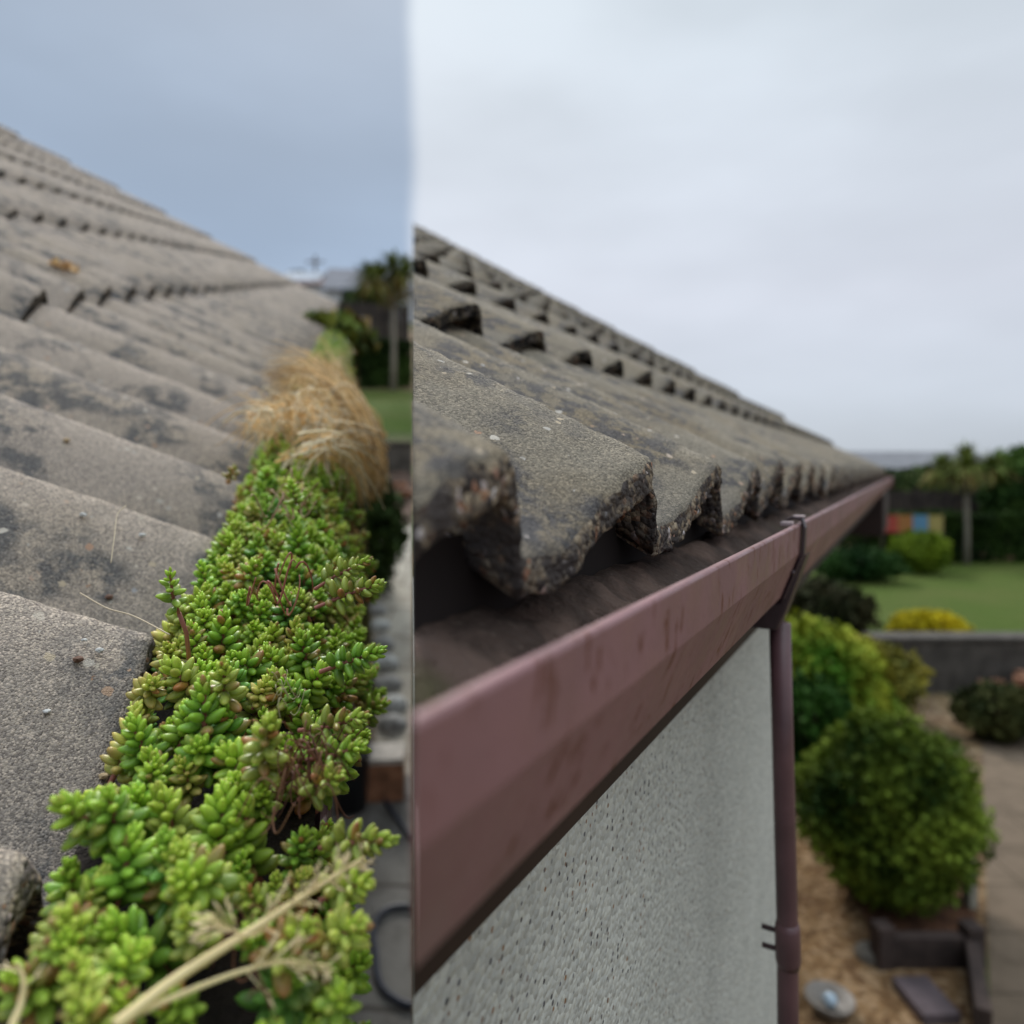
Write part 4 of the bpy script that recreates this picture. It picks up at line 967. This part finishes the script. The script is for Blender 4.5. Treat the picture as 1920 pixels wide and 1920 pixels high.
# ------------------------------------------------------------------ dry grass
def strands(curves, rad, cols, name, mat, label, cat, base, seg=3, npt=9):
    VV = []; CC = []; n = len(curves)
    for ctrl in curves:
        P0, P1, P2, P3 = ctrl; t = np.linspace(0, 1, npt)[:, None]
        pts = P0*(1-t)**3+3*P1*t*(1-t)**2+3*P2*t*t*(1-t)+P3*t**3
        d = np.gradient(pts, axis=0); d /= np.linalg.norm(d, axis=1, keepdims=True); u = np.cross(d, V(.2, .9, .3)); u /= np.linalg.norm(u, axis=1, keepdims=True); q = np.cross(d, u)
        rr = (rad*random.uniform(.6, 1.3)*(1-.75*t)+.00015)
        ring = np.stack([pts+(u*math.cos(a)+q*math.sin(a))*rr for a in np.arange(seg)*2*math.pi/seg], 1)
        VV.append(ring.reshape(-1, 3)); CC.append(np.tile(random.choice(cols)*np.array(random.uniform(.7, 1.2)), (npt*seg, 1)))
    f = np.array([(i*seg+k, i*seg+(k+1) % seg, (i+1)*seg+(k+1) % seg, (i+1)*seg+k) for i in range(npt-1) for k in range(seg)])
    F_ = (f[None]+np.arange(n)[:, None, None]*npt*seg).reshape(-1, 4)
    return tag(mesh_np(name, np.concatenate(VV), F_, mat, base=base, cols=np.concatenate(CC)), label, cat)
gz = 1.22
STR = [np.array(c) for c in ((.76, .50, .21), (.84, .58, .27), (.60, .37, .14), (.92, .72, .42), (.40, .24, .10))]
cur = []
r = random.Random(5)
for i in range(1150):
    u = r.random(); dd = gz+.45*(u-.35)+r.uniform(-.05, .05); wild = r.random() < .16
    P0 = at(718-26*r.random()**1.5+r.gauss(0, 4), 905-70*u+r.gauss(0, 18), dd)
    hx = r.random(); apx = 724-hx*105+r.gauss(0, 8); apy = 652+55*(1-hx)+150*r.random()**1.4*(1-.35*u)+(r.gauss(0, 22) if wild else 0)
    P1 = at(apx+14, min(apy+70, 880), dd); P2 = at(640-70*r.random(), apy-16+r.gauss(0, 14), dd+.03)
    P3 = at(495+170*r.random()**1.2+r.gauss(0, 8), apy+22+r.gauss(0, 34 if wild else 20), dd+.05)
    cur.append((P0, P1, P2, P3))
strands(cur, .0012, STR, 'dry_grass_clump', M['straw'], 'straw-coloured grass clump arching out of the left gutter', 'grass', at(700, 890, gz), npt=11)
cur = []
for i in range(560):
    dd = .96+r.uniform(-.14, .20); x0 = 565+r.gauss(0, 36); y0 = 805+r.gauss(0, 22)
    ang = r.choice((-1, -1, 1))*r.uniform(.1, 1.0); L = r.uniform(45, 130)
    P0 = at(x0, y0, dd); P1 = at(x0+ang*L*.15+r.gauss(0, 8), y0-42+r.gauss(0, 12), dd); P2 = at(x0+ang*L*.6, y0-44+26*abs(ang)+r.gauss(0, 14), dd-.02); P3 = at(x0+ang*L, y0-12+r.uniform(-34, 50), dd-.03)
    if P3[0]/P3[1] > (728-960)/F: continue
    cur.append((P0, P1, P2, P3))
for i in range(130):
    dd = .86+r.uniform(-.12, .1); P0 = at(575+r.uniform(-60, 60), 862+r.gauss(0, 22), dd); x1 = 680+r.gauss(0, 26); P3 = at(min(x1, 735), 890+r.uniform(-60, 70), dd+.05); cur.append((P0, at(600+r.gauss(0, 20), 812+r.gauss(0, 20), dd), at(660, 818+r.gauss(0, 25), dd), P3))
strands(cur, .00105, [np.array(c) for c in ((.86, .62, .30), (.84, .52, .20), (.90, .74, .48), (.66, .42, .18), (.80, .70, .50))], 'dry_grass_clump', M['straw'], 'paler shorter dry grass tuft in front of the arching clump', 'grass', at(555, 800, .98))
# two long stalks with seed heads in the foreground
def stalk(ctrl, rad, label, spk, seed):
    r = random.Random(seed); pts = smooth_path([at(*c) for c in ctrl], 10); n = len(pts); t = thing('dry_stalk', pts[0], label, 'grass stalk'); mb = MB()
    mb.tube(pts, [rad*(1-.72*i/(n-1)) for i in range(n)], 8, col=(.80, .64, .33)); mb.build('stalk', M['straw'], t, smooth=True, usecol=True)
    mb = MB()
    for i in range(spk):
        k = int(n*(.52+.47*i/spk)); p = pts[min(k, n-2)]; d = unit(pts[min(k+1, n-1)]-pts[k-1]); sd = unit(np.cross(d, V(0, 1, 0)))*r.choice((-1, 1))
        dv = unit(d*r.uniform(.4, 1)+sd*r.uniform(.3, .9)+V(0, r.uniform(-.4, .4), 0)); L = r.uniform(.003, .009)*(1.4-i/spk)
        q = p+dv*L; mb.tube([p, p+dv*L*.5+V(0, 0, .0004), q], [.00022, .0002, .00015], 4, col=(.82, .68, .38))
        for j in range(3):
            s0 = q-dv*L*.18*j; dj = unit(dv+V(r.uniform(-.5, .5), r.uniform(-.5, .5), r.uniform(-.4, .5))); mb.tube([s0, s0+dj*.0012, s0+dj*.0032], [.00012, .00030, .00006], 5, col=(.86, .70, .42))
    mb.build('seed_head', M['straw'], t, smooth=True, usecol=True)
stalk([(215, 1925, .198), (330, 1835, .208), (470, 1745, .219), (600, 1660, .230), (684, 1608, .238)], .0019, 'thick pale dry grass stalk crossing the sedum from the bottom edge', 26, 1)
stalk([(225, 1915, .200), (330, 1868, .206), (450, 1822, .212), (540, 1803, .216), (622, 1812, .219)], .0011, 'thinner dry stalk curving right below the thick stalk', 20, 2)
stalk([(505, 1735, .222), (470, 1755, .218), (430, 1740, .216), (398, 1722, .215)], .0006, 'short dry side stalk pointing left from the thick stalk', 12, 3)
stalk([(20, 1930, .20), (40, 1880, .205), (44, 1840, .207), (34, 1805, .208)], .0012, 'single dry brown blade in the bottom left corner', 2, 4)
# thin hairs lying on the tiles
def hair(pts, rad, label):
    mb = MB(); mb.tube(smooth_path([at(*p) for p in pts], 8), rad, 5, col=(.55, .44, .30)); tag(mb.build('fallen_grass', M['straw'], base=at(*pts[0]), smooth=True, usecol=True), label, 'grass blade')
hair([(236, 948, .50), (220, 965, .49), (214, 1010, .47), (208, 1055, .455)], .00035, 'short dry blade hanging down the face of the second grey tile roll')
hair([(318, 1190, .385), (250, 1155, .40), (200, 1140, .405), (150, 1112, .41)], .0004, 'dry blade lying along the crest of the nearest full tile')
hair([(500, 845, .80), (478, 815, .80), (458, 780, .80)], .0008, 'pale dry blade sticking up at the tile edges left of the grass')

# pebbles and orange lichen lying on the grey tiles
def roof_hit(px, py, rows=6):
    """march the sight line onto the tile surface"""
    d = ray(px, py); Oa = roofA
    for i in range(1, 4000):
        p = d*(.1+i*.0012); c = A.co(p)-Oa.O; u = -c[0]/math.cos(pA); h = (c-Oa.U*0)@V(math.sin(pA), 0, math.cos(pA)); row = math.floor(u/Oa.g)
        if u >= 0 and h <= Oa.top(u-row*Oa.g, c[1]): return p
    return None
def pebble_at(px, py, size, mat, label, cat='pebble', group='pebbles lying on the grey tiles'):
    p = roof_hit(px, py)
    if p is None: return
    bm = bmesh.new(); bmesh.ops.create_icosphere(bm, subdivisions=2, radius=size); vs = []
    for v in bm.verts: k = 1+.45*noise.noise(v.co*(2.2/size)+Vector((px, py, 0))); vs.append(V(v.co.x*k*1.15, v.co.y*k, v.co.z*k*.7)+p)
    fs = [tuple(v.index for v in f.verts) for f in bm.faces]; bm.free()
    tag(mesh_np('pebble', vs, fs, mat, base=p, smooth=False), label, cat, group)
M['or'] = simple('orange_stone', (.42, .20, .07), .8, .2, 300); M['brn'] = simple('brown_stone', (.16, .085, .055), .8, .2, 300); M['tan'] = simple('tan_stone', (.50, .36, .20), .8, .2, 300)
pebble_at(187, 1219, .0021, M['pebble'], 'bright white pebble on the crest of the nearest full tile')
pebble_at(158, 1200, .0014, M['pebble'], 'small white chip left of the bright white pebble')
pebble_at(267, 1003, .0023, M['pebble'], 'white pebble on a dark patch of the second tile roll')
pebble_at(156, 965, .0024, M['pebble'], 'pale angular pebble high on the second tile roll')
pebble_at(88, 1334, .0017, M['pebble'], 'white pebble low on the nearest full tile by the left edge')
pebble_at(147, 1236, .0026, M['brn'], 'square brown chip below the bright white pebble')
pebble_at(194, 1455, .0021, M['tan'], 'tan stone on the tile edge beside the creeping shoot')
pebble_at(238, 1356, .0020, M['or'], 'orange-brown stone in the edge of the nearest full tile')
pebble_at(205, 1119, .0026, M['brn'], 'dark brown stone in the hollow between two tile rolls')
pebble_at(125, 825, .0028, M['tan'], 'yellowish stone high on the third tile roll')
lp = roof_hit(118, 500)
if lp is not None:
    pts, _ = ell_points(lp, (.026, .026, .012), 110, seed=3, hollow=.1); o = leaf_cloud('lichen_tuft', pts, .011, mixcol(110, [(.70, .46, .20), (.62, .42, .22)]), base=lp); tag(o, 'tuft of orange lichen on the second course of grey tiles', 'lichen')
# red sedum tips
shoot(430, 905, .69, 440, 878, .68, .010, 'bright red-orange tipped shoot beside the fourth tile edge', n=16, red=1.2, green=REDS[0])
for o in bpy.data.objects:
    if '_b' in o: del o['_b']
